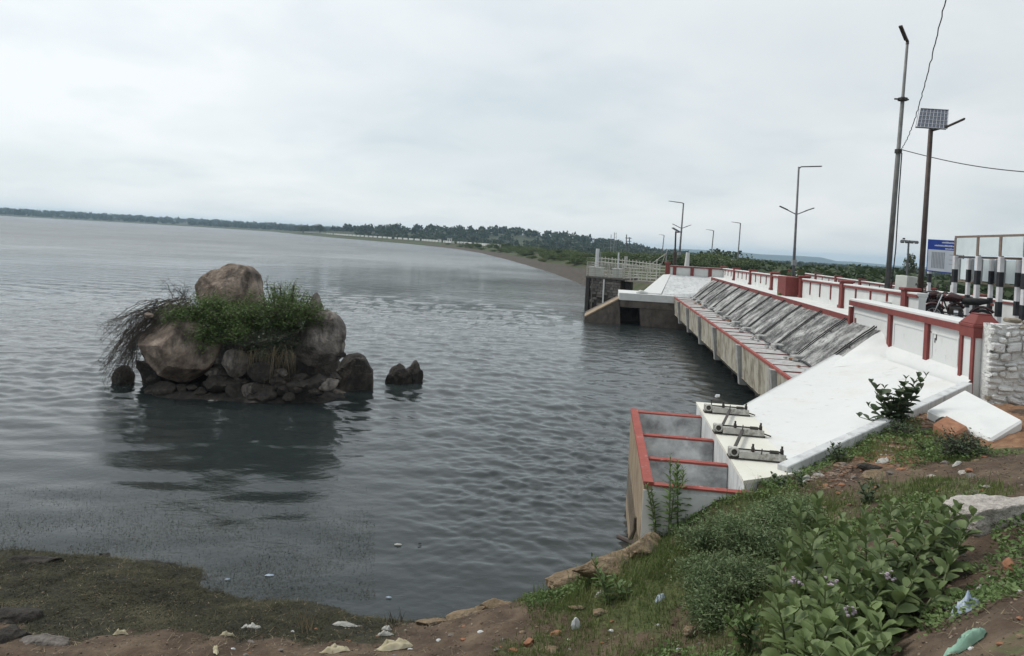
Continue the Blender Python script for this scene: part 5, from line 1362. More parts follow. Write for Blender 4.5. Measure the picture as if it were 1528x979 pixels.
# single stem at the right edge of it by the broken concrete
def small_milk(px, py, zg, tops, label, key, seed, L_, W_, node, mname='calo', flowers=0, name='milkweed_shrub', cat='shrub'):
    b = at_z(px, py, zg); st_ = []
    rr = random.Random(seed)
    for (tx, ty) in tops:
        t = at_d(tx, ty, b.y + rr.uniform(-.12, .12)); f = Vector((rr.uniform(-.06, .06), rr.uniform(-.05, .05), -.05)); st_.append((f, t - b))
    return milkweed(b, st_, label, key, seed, L_, W_, node, 300, flowers, mname, cat, name)
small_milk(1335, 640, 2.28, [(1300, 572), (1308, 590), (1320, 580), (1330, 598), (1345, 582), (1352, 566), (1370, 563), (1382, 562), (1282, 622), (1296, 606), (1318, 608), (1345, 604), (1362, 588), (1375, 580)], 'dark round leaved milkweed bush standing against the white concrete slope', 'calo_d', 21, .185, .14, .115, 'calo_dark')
small_milk(1452, 765, 2.45, [(1440, 740), (1462, 730), (1470, 742)], 'short milkweed sprig with pale leaves beside the broken concrete lump', 'calo_s', 22, .12, .075, .06)
small_milk(1195, 733, 1.93, [(1182, 702), (1196, 708), (1188, 716)], 'small broad leaved weed beside the grass edge at the platform corner', 'calo_s2', 23, .09, .06, .05, 'calo_dark')
small_milk(1160, 738, 1.86, [(1152, 708), (1165, 712), (1172, 716)], 'leafy weed in the bright grass below the hoist platform', 'calo_s2', 24, .09, .06, .05, 'weed')
small_milk(1248, 690, 2.08, [(1240, 662), (1252, 664), (1262, 670), (1236, 672)], 'little weed sprouting at the kerb of the white slope', 'calo_s2', 25, .09, .06, .05, 'weed')
# tall weeds in front of the chamber
small_milk(1003, 800, 1.30, [(1000, 682), (1012, 690)], 'tall drooping weed growing in front of the intake chamber', 'tallw', 31, .13, .035, .045, 'weed', name='tall_weed', cat='weed')
small_milk(1014, 790, 1.35, [(1010, 692), (1020, 700)], 'tall weed just right of the tallest weed by the chamber', 'tallw', 32, .13, .035, .045, 'weed', name='tall_weed', cat='weed')
small_milk(977, 806, 1.2, [(965, 724), (972, 730)], 'thin weed at the lake corner of the intake chamber', 'tallw2', 33, .09, .03, .04, 'weed', name='tall_weed', cat='weed')
small_milk(905, 905, .86, [(883, 832), (890, 850), (902, 856)], 'weed with pointed leaves on the ochre rock edge', 'tallw', 34, .12, .04, .05, 'weed', name='tall_weed', cat='weed')
small_milk(925, 900, .92, [(915, 860), (930, 868), (940, 872)], 'leafy weed behind the grass at the shore bend', 'wd3', 35, .11, .05, .05, 'weed', name='tall_weed', cat='weed')
small_milk(1290, 752, 2.1, [(1282, 722), (1300, 716), (1310, 728)], 'low weed amid litter above the large milkweed', 'calo_s2', 36, .09, .06, .05, 'weed', name='low_weed', cat='weed')
small_milk(1115, 965, 1.5, [(1095, 905), (1115, 898), (1132, 910), (1105, 915), (1080, 925)], 'yellow green broad weed left of the large milkweed at the frame bottom', 'wd4', 37, .10, .06, .045, 'weed', name='low_weed', cat='weed')

def leaf_cloud(name, pts, nrm_up, size, m, parent=None, origin=None, seed=0, aspect=.5, kind=None):
    """many small leaf quads at pts"""
    g = np.random.default_rng(seed); n = len(pts); pts = np.asarray(pts, float)
    a = g.normal(size=(n, 3)); a[:, 2] *= .6; a /= np.linalg.norm(a, axis=1)[:, None]
    b = g.normal(size=(n, 3)); b[:, 2] += nrm_up; c = np.cross(a, b); c /= np.linalg.norm(c, axis=1)[:, None] + 1e-9
    s = size * g.uniform(.6, 1.4, n)[:, None]; a = a * s; c = c * s * aspect
    V = np.stack([pts - a * .5, pts + c * .5, pts + a * .5, pts - c * .5], 1).reshape(-1, 3)
    F = np.arange(n * 4).reshape(-1, 4)
    o = np_mesh(name, V, F, m, parent=parent, origin=origin)
    if kind: tag(o, kind=kind)
    return o
def twig_shrub(base, label, n_branch, spread, height, leaves, lsize, m, seed, name='shrub', cat='shrub', droop=.0, aspect=.4, lean=(0, 0), twig='twig', up=.5, hollow=.0):
    """branching shrub: twigs, and feathery leaflets along them"""
    r_ = random.Random(seed); base = Vector(base); th = thing(name, base, label, cat); mb = MB(); tips = []
    for i in range(n_branch):
        az = r_.uniform(0, 2 * PI); el = r_.uniform(.25, 1.0)
        p = base + Vector((r_.uniform(-.12, .12) * spread, r_.uniform(-.12, .12) * spread, 0)); pts = [p.copy()]
        d = Vector((math.cos(az) * (1 - el * .6) + lean[0], math.sin(az) * (1 - el * .6) + lean[1], el * up * 1.6)).normalized()
        Ln = r_.uniform(.6, 1.1); seg = 7
        for k in range(seg):
            d = (d + Vector((r_.uniform(-.25, .25), r_.uniform(-.25, .25), r_.uniform(-.12, .12) - droop * (k / seg)))).normalized()
            p = p + Vector((d.x * spread, d.y * spread, d.z * height)) * (Ln / seg); pts.append(p.copy())
        mb.tube(pts, [(.016 if twig == 'twig' else .009) * max(.25, 1 - .75 * k / seg) * max(.5, height) for k in range(seg + 1)], 4, cap=False)
        tips += [(pts[k], pts[k + 1]) for k in range(1 if not hollow else 3, seg)]
        for k in range(2, seg):          # side twigs
            for q in range(2):
                e = pts[k] + Vector((r_.uniform(-.3, .3) * spread, r_.uniform(-.3, .3) * spread, r_.uniform(-.12, .26) * height)); mb.tube([pts[k], e], [.005, .003], 3, cap=False); tips.append((pts[k], e))
    tag(mb.build('twigs', M[twig], th, recalc=False), kind='stuff')
    if leaves:
        g = np.random.default_rng(seed); T0 = np.array([t[0][:] for t in tips]); T1 = np.array([t[1][:] for t in tips])
        k = g.integers(0, len(tips), leaves); u = g.uniform(0, 1.05, leaves)[:, None]
        P = T0[k] * (1 - u) + T1[k] * u + g.normal(0, lsize * 1.1, (leaves, 3))
        leaf_cloud('foliage', P, .8, lsize, M[m], parent=th, seed=seed, aspect=aspect, kind='stuff')
    return th
def gp_(px, py, z): p = at_z(px, py, z); p.z = bz(p.x, p.y); return p
# feathery shrubs on the slope below the platform
fern_spots = [(1062, 826, 1.45, .5, .36, 4200), (1098, 812, 1.6, .55, .34, 4200), (1135, 822, 1.68, .55, .40, 5000), (1112, 858, 1.6, .55, .45, 5500), (1082, 892, 1.4, .5, .40, 4200), (1158, 795, 1.75, .45, .36, 3800), (1062, 922, 1.3, .42, .28, 3200), (1188, 785, 1.8, .45, .36, 3600), (1045, 856, 1.4, .35, .3, 2600)]
fern_lab = ['behind the tall weeds', 'in the middle of the green slope', 'left of the large milkweed top', 'dark and dense left of the large milkweed', 'lowest on the slope over short grass', 'nearest the hoist platform', 'hanging low above the shore bend', 'tucked behind the large milkweed', 'thin one beside the brown bare patch']
for i, (px, py, z, sp_, h_, nl) in enumerate(fern_spots):
    twig_shrub(gp_(px, py, z), 'feathery green shrub ' + fern_lab[i], 26, sp_, h_, int(nl * 1.3), .040, 'fern', 100 + i, 'feathery_shrub', aspect=.32, droop=.12, up=.6, twig='stem')
twig_shrub(gp_(1432, 685, 2.42), 'low dark round shrub on red earth below the side slab', 26, .34, .34, 1800, .04, 'calo_dark', 130, 'low_shrub', aspect=.5)
twig_shrub(gp_(1385, 668, 2.38), 'pale green creeping weed left of the low dark shrub', 14, .28, .14, 600, .035, 'weed', 131, 'low_weed', cat='weed', aspect=.5)
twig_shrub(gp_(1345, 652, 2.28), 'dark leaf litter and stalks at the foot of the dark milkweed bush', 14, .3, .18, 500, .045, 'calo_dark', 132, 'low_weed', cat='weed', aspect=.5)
# islet shrubs
twig_shrub(at_d(350, 505, 22.2), 'dense fine leaved green shrub covering the middle of the rock islet', 90, 1.55, 1.35, 22000, .075, 'shrub', 140, 'islet_shrub', aspect=.35, droop=.30, up=.55)
twig_shrub(at_d(345, 478, 22.3), 'green mound of fine leaves below the crowning boulder', 60, 1.35, 1.0, 12000, .07, 'shrub', 141, 'islet_shrub', aspect=.35, droop=.30, up=.5)
twig_shrub(at_d(425, 500, 22.6), 'open bright green shrub standing up at the right of the crowning boulder', 60, 1.25, 1.75, 9500, .075, 'shrub', 142, 'islet_shrub', aspect=.35, droop=.05, up=.8)
twig_shrub(at_d(300, 478, 22.0), 'low green shrub creeping over the left shoulder of the islet', 46, 1.25, .85, 6500, .07, 'shrub', 143, 'islet_shrub', aspect=.35, droop=.30, lean=(-.5, 0))
twig_shrub(at_d(440, 478, 22.0), 'loose light green shrub spilling over the large grey boulder', 46, 1.1, 1.0, 6000, .075, 'shrub', 149, 'islet_shrub', aspect=.35, droop=.35, up=.55)
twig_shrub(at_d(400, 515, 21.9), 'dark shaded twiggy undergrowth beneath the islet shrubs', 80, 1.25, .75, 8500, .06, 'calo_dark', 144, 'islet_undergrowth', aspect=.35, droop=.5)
def arching(name, label, roots, tips, n, d, seed, sides=5, lift=.5):
    r_ = random.Random(seed); base = at_d(roots[0], roots[2], d); th = thing(name, base, label, 'shrub'); mb = MB(); mids = []
    for i in range(n):
        a = at_d(r_.uniform(roots[0], roots[1]), r_.uniform(roots[2], roots[3]), d + r_.uniform(-.2, .5))
        e = at_d(r_.uniform(tips[0], tips[1]), r_.uniform(tips[2], tips[3]), d + r_.uniform(-.7, .9)); e.z = max(e.z, .02)
        c = a.lerp(e, r_.uniform(.35, .6)) + Vector((0, 0, lift * r_.uniform(.4, 1.2))); pts = []
        for k in range(11):
            u = k / 10; p = a * (1 - u) ** 2 + c * 2 * u * (1 - u) + e * u * u
            p += Vector((r_.gauss(0, .015), r_.gauss(0, .015), r_.gauss(0, .015))); pts.append(p)
        mb.tube(pts, [.011 * (1 - .7 * k / 10) for k in range(11)], 4, cap=False); mids += pts[3:]
        for q in range(sides):
            p = r_.choice(pts[2:]); t_ = p + Vector((r_.gauss(-.05, .16), r_.gauss(0, .16), r_.gauss(-.10, .14))); m_ = p.lerp(t_, .5) + Vector((0, 0, .03))
            mb.tube([p, m_, t_], [.005, .004, .0025], 3, cap=False); mids.append(t_)
    tag(mb.build('twigs', M['twig'], th, recalc=False), kind='stuff')
    g = np.random.default_rng(seed); Q = np.array([q[:] for q in mids]); k = g.integers(0, len(Q), n * 22)
    leaf_cloud('dry_leaves', Q[k] + g.normal(0, .05, (len(k), 3)), .5, .035, M['twig'], parent=th, seed=seed, aspect=.35, kind='stuff')
    return th
arching('dry_shrub', 'bare dry arching shrub hanging over the left of the islet towards the water', (232, 290, 445, 475), (145, 212, 485, 562), 80, 21.9, 145, 8, .55)
arching('dry_shrub', 'bare dry twigs drooping into the water beside the black rock', (190, 235, 465, 500), (150, 205, 530, 578), 60, 21.8, 146, 8, .35)
arching('dry_shrub', 'thin bare twigs sticking up above the green shrub left of the crowning boulder', (250, 300, 450, 470), (235, 290, 412, 440), 14, 22.3, 147, 6, .1)
def hanging_grass(px0, px1, py, ln, d, n, label, seed, m='straw', name='dry_grass_tuft', cat='grass', w=.008, up=False):
    r_ = random.Random(seed); b = at_d((px0 + px1) / 2, py, d); V, F = [], []
    for i in range(n):
        p = at_d(r_.uniform(px0, px1), py + r_.gauss(0, 4), d + r_.uniform(-.25, .25)); L_ = r_.uniform(.5, 1.1) * ln; az = r_.uniform(0, 6.3)
        for k in range(5):
            u = k / 4; q = p + Vector((math.cos(az) * .25 * L_ * u, math.sin(az) * .25 * L_ * u - .04 * u, (L_ * u * (1 - .35 * u)) if up else (.15 * L_ * u - L_ * u * u)))
            ww = w * (1 - .8 * u); V += [(q.x - ww / 2, q.y, q.z), (q.x + ww / 2, q.y, q.z)]
        a = i * 10
        for k in range(4): F.append((a + 2 * k, a + 2 * k + 1, a + 2 * k + 3, a + 2 * k + 2))
    o = np_mesh(name, V, F, M[m], origin=b); return tag(o, label, cat)
hanging_grass(345, 440, 525, .6, 21.5, 170, 'fringe of dry straw hanging under the islet shrubs', 150, w=.012)
hanging_grass(405, 432, 520, 1.35, 21.4, 22, 'longer dry straw stalks trailing down to the water on the islet', 151, w=.012)
hanging_grass(50, 90, 655, .5, 18.2, 16, 'sparse reed stalks standing in open water near the left edge', 152, 'twig', 'reed_tuft', 'reed', .012, True)
hanging_grass(447, 465, 940, .34, 8.9, 26, 'tuft of dry yellow grass at the muddy shore', 153, 'straw', 'dry_grass_tuft', 'grass', .010, True)
hanging_grass(575, 600, 930, .3, 9.2, 16, 'few stalks leaning out of the water at the shore bend', 154, 'twig', 'reed_tuft', 'reed', .008, True)

# short grass on the bank, and weed on the wet margin
def blades(name, n, region, lo, hi, w, m, seed, cover_idx, thr, lean=.6, zmin=.0, zmax=9, flat=1.0, npatch=None):
    g = np.random.default_rng(seed); P = []
    got = 0
    while got < n:
        x = g.uniform(region[0], region[1], 40000); y = g.uniform(region[2], region[3], 40000)
        z = bank_h(x, y); cv = bank_cover(x, y, z)[:, cover_idx]
        s = UX * x + UY * y; t = UY * x - UX * y
        keep = (cv + g.uniform(-.3, .3, len(x)) > thr) & (z > zmin) & (z < zmax) & ~((s > 9.9) & (t > .7) & (t < 2.2)) & ~((t > 2.0) & (s > 10.4 + (t - 2.3) * .98))
        keep &= g.uniform(0, 1, len(x)) < .25 + .75 * smooth(vnoise(x * 2.2, y * 2.2, seed, 3), .35, .6)
        # only where it can be seen, a little margin round it
        keep &= (y > 3.0) & (np.abs(x) < y * .80 + .8)
        q = np.stack([x, y, z], -1)[keep]; P.append(q); got += len(q)
        if len(q) == 0: break
    P = np.concatenate(P)[:n]; k = len(P)
    az = g.uniform(0, 2 * PI, k); h = g.uniform(lo, hi, k); ln = g.uniform(.1, lean, k)
    ww = w * g.uniform(.6, 1.3, k)
    dx_, dy_ = np.cos(az), np.sin(az); ux, uy = -dy_, dx_
    def at(u):
        r = h * ln * u * u; return np.stack([P[:, 0] + dx_ * r, P[:, 1] + dy_ * r, P[:, 2] - .01 + h * u * flat], -1)
    b0_, b1_, b2_ = at(0), at(.55), at(1.0)
    sd = np.stack([ux, uy, np.zeros(k)], -1) * ww[:, None] / 2
    V = np.stack([b0_ - sd, b0_ + sd, b1_ + sd * .8, b1_ - sd * .8, b2_ + sd * .12, b2_ - sd * .12], 1).reshape(-1, 3)
    a = np.arange(k)[:, None] * 6
    F = np.concatenate([a + np.array([0, 1, 2, 3]), a + np.array([3, 2, 4, 5])])
    return tag(np_mesh(name, V, F, M[m]), kind='stuff')
blades('grass', 62000, (-1.5, 6.5, 4.5, 12.5), .025, .085, .007, 'grass', 61, 0, .52)
blades('tall_grass', 2200, (.5, 6.5, 6.5, 11.5), .10, .24, .009, 'grass', 62, 0, .62, lean=.9)
blades('shore_weed', 60000, (-9, .2, 7.2, 12), .015, .055, .008, 'algae', 63, 1, .55, lean=2.2, flat=.7, zmin=-.04, zmax=.36)
blades('dry_litter', 14000, (-8, 7, 3.5, 12.5), .02, .07, .008, 'straw', 64, 2, -.2, lean=3.0, flat=.25, zmin=.02)
# gravel and crumbs of soil on the bare ground
g = np.random.default_rng(69); x = g.uniform(-7.5, 7, 60000); y = g.uniform(3.4, 11.5, 60000); z = bank_h(x, y); cv = bank_cover(x, y, z)
kp_ = (z > .06) & (np.abs(x) < y * .8 + .5) & (g.uniform(0, 1, len(x)) > .35 + cv[:, 0] * .6 + cv[:, 1] * .3) & ~((UY * x - UX * y > .7) & (UX * x + UY * y > 9.85) & (UY * x - UX * y < 2.25)) & ~((UY * x - UX * y > 2.0) & (UX * x + UY * y > 10.4 + (UY * x - UX * y - 2.3) * .98))
P = np.stack([x, y, z], -1)[kp_][:15000]; r = (.004 + .016 * g.uniform(0, 1, len(P)) ** 3)[:, None]
o6 = np.array([(1, 0, 0), (0, 1, 0), (-1, 0, 0), (0, -1, 0), (0, 0, .8), (0, 0, -.5)])
Vg = (P[:, None, :] + o6[None] * r[:, None, :] * g.uniform(.6, 1.4, (len(P), 6, 1))).reshape(-1, 3)
Fg = (np.arange(len(P))[:, None, None] * 6 + np.array([(0, 1, 4), (1, 2, 4), (2, 3, 4), (3, 0, 4), (1, 0, 5), (2, 1, 5), (3, 2, 5), (0, 3, 5)])[None]).reshape(-1, 3)
tag(np_mesh('gravel', Vg, Fg, M['gravel']), kind='stuff')
# brick chips, bark and rubble strewn on the red earth below the kerb
g = np.random.default_rng(70); t = g.uniform(2.6, 8.6, 9000); s0_ = 10.4 + (t - 2.3) * .98 - .1 - np.abs(g.normal(0, .9, 9000)); x = UX * s0_ + UY * t; y = UY * s0_ - UX * t; z = bank_h(x, y)
kp_ = (g.uniform(0, 1, len(x)) < .25 + .75 * smooth(vnoise(x * 1.5, y * 1.5, 88, 3), .42, .6)) & (x < 8.2); P = np.stack([x, y, z], -1)[kp_][:4200]
r = (.008 + .036 * g.uniform(0, 1, len(P)) ** 2.2)[:, None]; az = g.uniform(0, 6.28, len(P)); el_ = g.uniform(.8, 2.4, len(P))
o8 = np.array([(1, 0, 0), (0, .6, 0), (-1, 0, 0), (0, -.6, 0), (.1, 0, .4), (0, 0, -.4)])[None] * np.stack([el_, np.ones_like(el_), np.ones_like(el_)], -1)[:, None, :]
ca, sa = np.cos(az)[:, None], np.sin(az)[:, None]; o8 = np.stack([o8[..., 0] * ca - o8[..., 1] * sa, o8[..., 0] * sa + o8[..., 1] * ca, o8[..., 2]], -1)
Vg = (P[:, None, :] + o8 * r[:, None, :] * g.uniform(.7, 1.3, (len(P), 6, 1))).reshape(-1, 3)
Fg = (np.arange(len(P))[:, None, None] * 6 + np.array([(0, 1, 4), (1, 2, 4), (2, 3, 4), (3, 0, 4), (1, 0, 5), (2, 1, 5), (3, 2, 5), (0, 3, 5)])[None]).reshape(-1, 3)
tag(np_mesh('rubble_chips', Vg, Fg, M['chips']), kind='stuff')
# broad leaved ground cover
g = np.random.default_rng(71); P = []
x = g.uniform(.4, 6.8, 90000); y = g.uniform(5, 12.2, 90000); z = bank_h(x, y)
s = UX * x + UY * y; t = UY * x - UX * y
pat = vnoise(x * 1.1, y * 1.1, 44, 4)
near_edge = np.exp(-((s - 10.2 - np.clip(t - 2.3, 0, 9) * .98) / .7) ** 2) * .34
keep = (pat + near_edge > .58 + g.uniform(0, .08, len(x))) & ~((s > 9.85) & (t > .7) & (t < 2.25)) & ~((t > 2.0) & (s > 10.35 + (t - 2.3) * .98)) & (np.abs(x) < y * .8 + .5)
P = np.stack([x, y, z + g.uniform(.01, .09, len(x))], -1)[keep][:26000]
leaf_cloud('ground_cover', P, 1.6, .04, M['weed'], seed=72, aspect=.6, kind='stuff')
# weed tips breaking the water's surface in the shallows
n = 26000; g = np.random.default_rng(75)
px = g.uniform(-40, 560, n * 3); py = g.uniform(725, 895, n * 3)
a_ = px - CX; b_ = py - CY; Xr = (a_ * cr + b_ * sr) / FOC; Zr = -(-a_ * sr + b_ * cr) / FOC; d = -EYE / Zr
x = Xr * d; y = d; dens = (.22 + .78 * smooth(vnoise(x * .9, y * 1.6, 15, 4), .36, .62)) * (1 - .85 * smooth(y, 11.5, 14.5)) * (1 - .8 * smooth(x, -2.2, 0))
k = g.uniform(0, 1, len(x)) < dens; x = x[k][:n]; y = y[k][:n]
P = np.stack([x, y, np.full(len(x), .012) + g.uniform(-.006, .012, len(x))], -1)
leaf_cloud('water_weed', P, 3.5, .021, M['waterweed'], seed=76, aspect=.35, kind='stuff')

# ------------------------------------------------------------------ trees
def crown_points(g, n, rx, rz, lumps):
    cs = [(g.uniform(-.55, .55) * rx, g.uniform(-.55, .55) * rx, g.uniform(-.45, .55) * rz, g.uniform(.38, .62)) for _ in range(lumps)]
    P = []
    for i in range(n):
        c = cs[i % lumps]; v = g.normal(size=3); v /= np.linalg.norm(v); r = c[3] * g.uniform(.55, 1.0) ** .5
        P.append((c[0] + v[0] * rx * r, c[1] + v[1] * rx * r, c[2] + v[2] * rz * r))
    return np.array(P)
def leaf_quads(g, P, size, aspect=.75):
    n = len(P); a = g.normal(size=(n, 3)); a /= np.linalg.norm(a, axis=1)[:, None]; b = g.normal(size=(n, 3)); b[:, 2] += .8
    c = np.cross(a, b); c /= np.linalg.norm(c, axis=1)[:, None] + 1e-9; s = size * g.uniform(.6, 1.4, n)[:, None]
    return np.stack([P - a * s * .5, P + c * s * .5 * aspect, P + a * s * .5, P - c * s * .5 * aspect], 1).reshape(-1, 3)
TREE = {}
M['bush'] = leafmat('bush_leaf', (.050, .075, .026), (.078, .110, .036), (.120, .145, .052), .5)
def tree_meshes(kind):
    if kind in TREE: return TREE[kind]
    g = np.random.default_rng(300 + kind)
    shape = [(2.6, 2.0, 8, 1500, .30), (2.0, 2.6, 9, 1500, .28), (3.2, 1.9, 11, 1800, .32), (1.5, 3.0, 7, 1200, .26), (2.4, 2.2, 8, 1400, .30), (3.0, 1.7, 9, 1500, .26), (3.6, 1.4, 12, 1700, .25)][kind]
    rx, rz, lumps, n, ls = shape
    P = crown_points(g, n, rx, rz, lumps); V = leaf_quads(g, P, ls) + np.array([0, 0, rz + 1.6])
    me = bpy.data.meshes.new('crown'); F = np.arange(len(V)).reshape(-1, 4)
    me.from_pydata(V.tolist(), [], F.tolist()); me.materials.append(M['bush' if kind > 4 else 'tree' if kind % 2 == 0 else 'tree2']); me.update()
    mb = MB(); h = rz + 1.6
    mb.tube([(0, 0, -.5), (.1, .05, h * .35), (.0, .1, h * .7), (.1, 0, h * 1.1)], [.22, .17, .12, .05], 7)
    for k in range(6):
        az = k * 1.05 + g.uniform(0, .5); z0 = h * g.uniform(.35, .7)
        mb.tube([(0, .05, z0), (math.cos(az) * rx * .35, math.sin(az) * rx * .35, z0 + rz * .5), (math.cos(az) * rx * .6, math.sin(az) * rx * .6, z0 + rz * .9)], [.09, .06, .02], 5)
    tm = bpy.data.meshes.new('trunk'); tm.from_pydata(mb.v, [], mb.f); tm.materials.append(M['bark']); tm.update()
    TREE[kind] = (me, tm); return TREE[kind]
def tree(pos, h, kind, label, group=None, seed=0, name='tree', wid=1.0):
    me, tm = tree_meshes(kind); tot = [5.6, 6.8, 5.4, 7.6, 6.0, 5.0, 4.4][kind]; sc_ = h / tot
    th = thing(name, pos, label, 'tree', group, random.Random(seed).uniform(0, 6.28)); th.scale = (sc_ * wid, sc_ * wid, sc_)
    for nme, m_ in (('trunk', tm), ('crown', me)):
        o = bpy.data.objects.new(nme, m_); C.objects.link(o); o.parent = th
    return th
def ptree(px, ptop, d, kind, label, group=None, seed=0, wid=1.0, zb=-5.0, name='tree'):
    p = at_d(px, ptop, d); return tree((p.x, p.y, zb), p.z - zb, kind, label, group, seed, name, wid)
ptree(1357, 374, 120, 3, 'tallest pointed dark tree beyond the road, behind the floodlight mast', seed=1, wid=.8)
ptree(1213, 386, 130, 1, 'dark spiky tree right of the tall double lamp beyond the far parapet', seed=2, wid=.7)
ptree(1080, 373, 150, 2, 'round headed dark tree between two far road lamps', seed=3, wid=1.1)
ptree(478, 334, 830, 0, 'single round dark tree standing above the far embankment wall', seed=4, wid=1.35, zb=0)
ptree(453, 337, 850, 2, 'broad dark tree left of the single round tree on the far embankment', seed=5, wid=1.8, zb=0)
ptree(755, 362, 300, 0, 'dark bushy tree on the embankment, left of the sluice tower', seed=6, wid=1.2, zb=0)
ptree(1275, 395, 112, 4, 'bushy olive tree behind the tall pole beyond the far parapet', seed=7, wid=1.3)
ptree(1300, 398, 100, 2, 'wide green tree just left of the tall pole beyond the far parapet', seed=8, wid=1.3)
rt = random.Random(17)
for i in range(40):                  # the row of trees just downstream of the road
    px = 1105 + i * 11.2 + rt.uniform(-7, 7); d = rt.uniform(75, 135)
    hy = CY + .0555 * (px - CX)
    ptree(px, hy + rt.uniform(9, 21) * (1 if px > 1180 else .75), d, rt.randrange(5), 'dark green leafy tree in the belt of trees behind the downstream parapet', 'trees behind the downstream parapet', 20 + i, rt.uniform(1.15, 1.6))
for i in range(16):
    px = 1030 + i * 9 + rt.uniform(-6, 6); d = rt.uniform(150, 260); hy = CY + .0555 * (px - CX)
    ptree(px, hy + rt.uniform(6, 12), d, rt.randrange(5), 'far dark tree behind the end parapet and the road lamps', 'trees behind the end parapet', 70 + i, rt.uniform(1.2, 1.8))
for i in range(34):
    px = 1070 + i * 13.6 + rt.uniform(-7, 7); d = rt.uniform(62, 84) if px > 1180 else rt.uniform(84, 100)
    hy = CY + .0555 * (px - CX)
    ptree(px, hy + rt.uniform(13, 20) * (1.1 if px > 1180 else .75), d, rt.choice([0, 2, 4]), 'low dark green tree close behind the downstream parapet', 'low trees close behind the downstream parapet', 160 + i, rt.uniform(1.4, 1.9))
for i in range(22):
    px = 985 + i * 8 + rt.uniform(-4, 4); d = rt.uniform(84, 120); hy = CY + .0555 * (px - CX)
    ptree(px, hy + rt.uniform(9, 15), d, rt.choice([0, 2, 4]), 'dark bush behind the end parapet', 'bushes behind the end parapet', 210 + i, rt.uniform(1.5, 2.0), zb=0.5, name='bush')
# bushes along the embankment slope and crest
pn = np.array(prof_near)
for i in range(190):
    u = i / 189
    c_, n, kk = min(crest, key=lambda q: abs(q[0].y - (82 + 330 * u ** 1.5)))
    off = rt.uniform(-9.5, 1.0) if i % 3 else rt.uniform(-3, 4); z = float(np.interp(14.5 + off, pn[:, 0], pn[:, 1])); z = min(z, 2.9 + max(0, c_.y - 60) * .02) * (1 - .42 * float(smooth(np.array(c_.y), 90, 190)))
    tree((c_.x + n.x * off + rt.uniform(-1, 1), c_.y + n.y * off + rt.uniform(-3, 3), z - .7), rt.uniform(1.1, 2.0) + u * .6, rt.choice([0, 5, 5, 6, 6]), 'green bush growing on the slope of the earth embankment', 'bushes on the earth embankment', 110 + i, 'bush', rt.uniform(1.4, 2.2))
# the far woods: one mass
def wood(name, spots, m, seed, nleaf=46, base=3.0):
    g = np.random.default_rng(seed); tem = []
    for k in range(5):
        P = crown_points(g, nleaf, 3.4, 3.0, 7); tem.append(leaf_quads(g, P, 1.9, .85))
    Vs = []
    for (x, y, z, s) in spots:
        a = g.uniform(0, 6.28); ca, sa = math.cos(a), math.sin(a); T = tem[g.integers(0, 5)] * s
        Vs.append(np.stack([T[:, 0] * ca - T[:, 1] * sa + x, T[:, 0] * sa + T[:, 1] * ca + y, T[:, 2] * g.uniform(.8, 1.15) + z + 3.0 * s], -1))
    V = np.concatenate(Vs); F = np.arange(len(V)).reshape(-1, 4)
    return tag(np_mesh(name, V, F, m), kind='stuff')
g = np.random.default_rng(81); spots = []
N_ = 60000
ub = g.uniform(0, 1, N_); d = 130 * (4600 / 130) ** (g.uniform(0, 1, N_) ** .8); px = g.uniform(-120, 1680, N_)
x = (px - CX) / FOC * d; y = d
sd = shore_dist(x, y); lh = land_h(x, y)
keepp = (px > -60) & (px < 1600) & np.where(y < 700, sd > 36, sd > np.where(x < -300, 95, 60)) & (g.uniform(0, 1, N_) < np.where(y < 700, .9, .75))
# thin the hidden interior: keep the front ranks everywhere, the rest sparsely
idx = np.nonzero(keepp)[0][:8500]
for i in idx:
    s = g.uniform(.8, 1.1) * (1.0 + .35 * min(1.5, y[i] / 1500))
    zz = lh[i] - (1.2 if y[i] < 500 else 0)
    spots.append((x[i], y[i], zz, s * (.95 if y[i] < 500 else 1.25)))
d = 650 * (4300 / 650) ** g.uniform(0, 1, 2600); px = g.uniform(1000, 1620, 2600); x = (px - CX) / FOC * d; lh = land_h(x, d)
for i in range(len(d)): spots.append((x[i], d[i], lh[i] - .5, g.uniform(.9, 1.3) * (1 + d[i] / 2600)))
wood('forest', spots, M['forest'], 82, 42)
# front rank along the far shore so that the wood has a foot
fs = []
for (c_, n, kk) in crest:
    if kk > .5 and c_.y > 600 or c_.x < -300:
        for q in range(7):
            o_ = g.uniform(25, 120); L_ = g.uniform(-18, 18)
            fs.append((c_.x + n.x * o_ - n.y * L_, c_.y + n.y * o_ + n.x * L_, 1.2, g.uniform(.8, 1.35)))
    elif c_.y > 150:
        for q in range(3):
            o_ = g.uniform(14, 60); L_ = g.uniform(-6, 6)
            fs.append((c_.x + n.x * o_ - n.y * L_, c_.y + n.y * o_ + n.x * L_, -2.5, g.uniform(.55, .85)))
wood('shore_wood', fs, M['forest'], 83, 56)

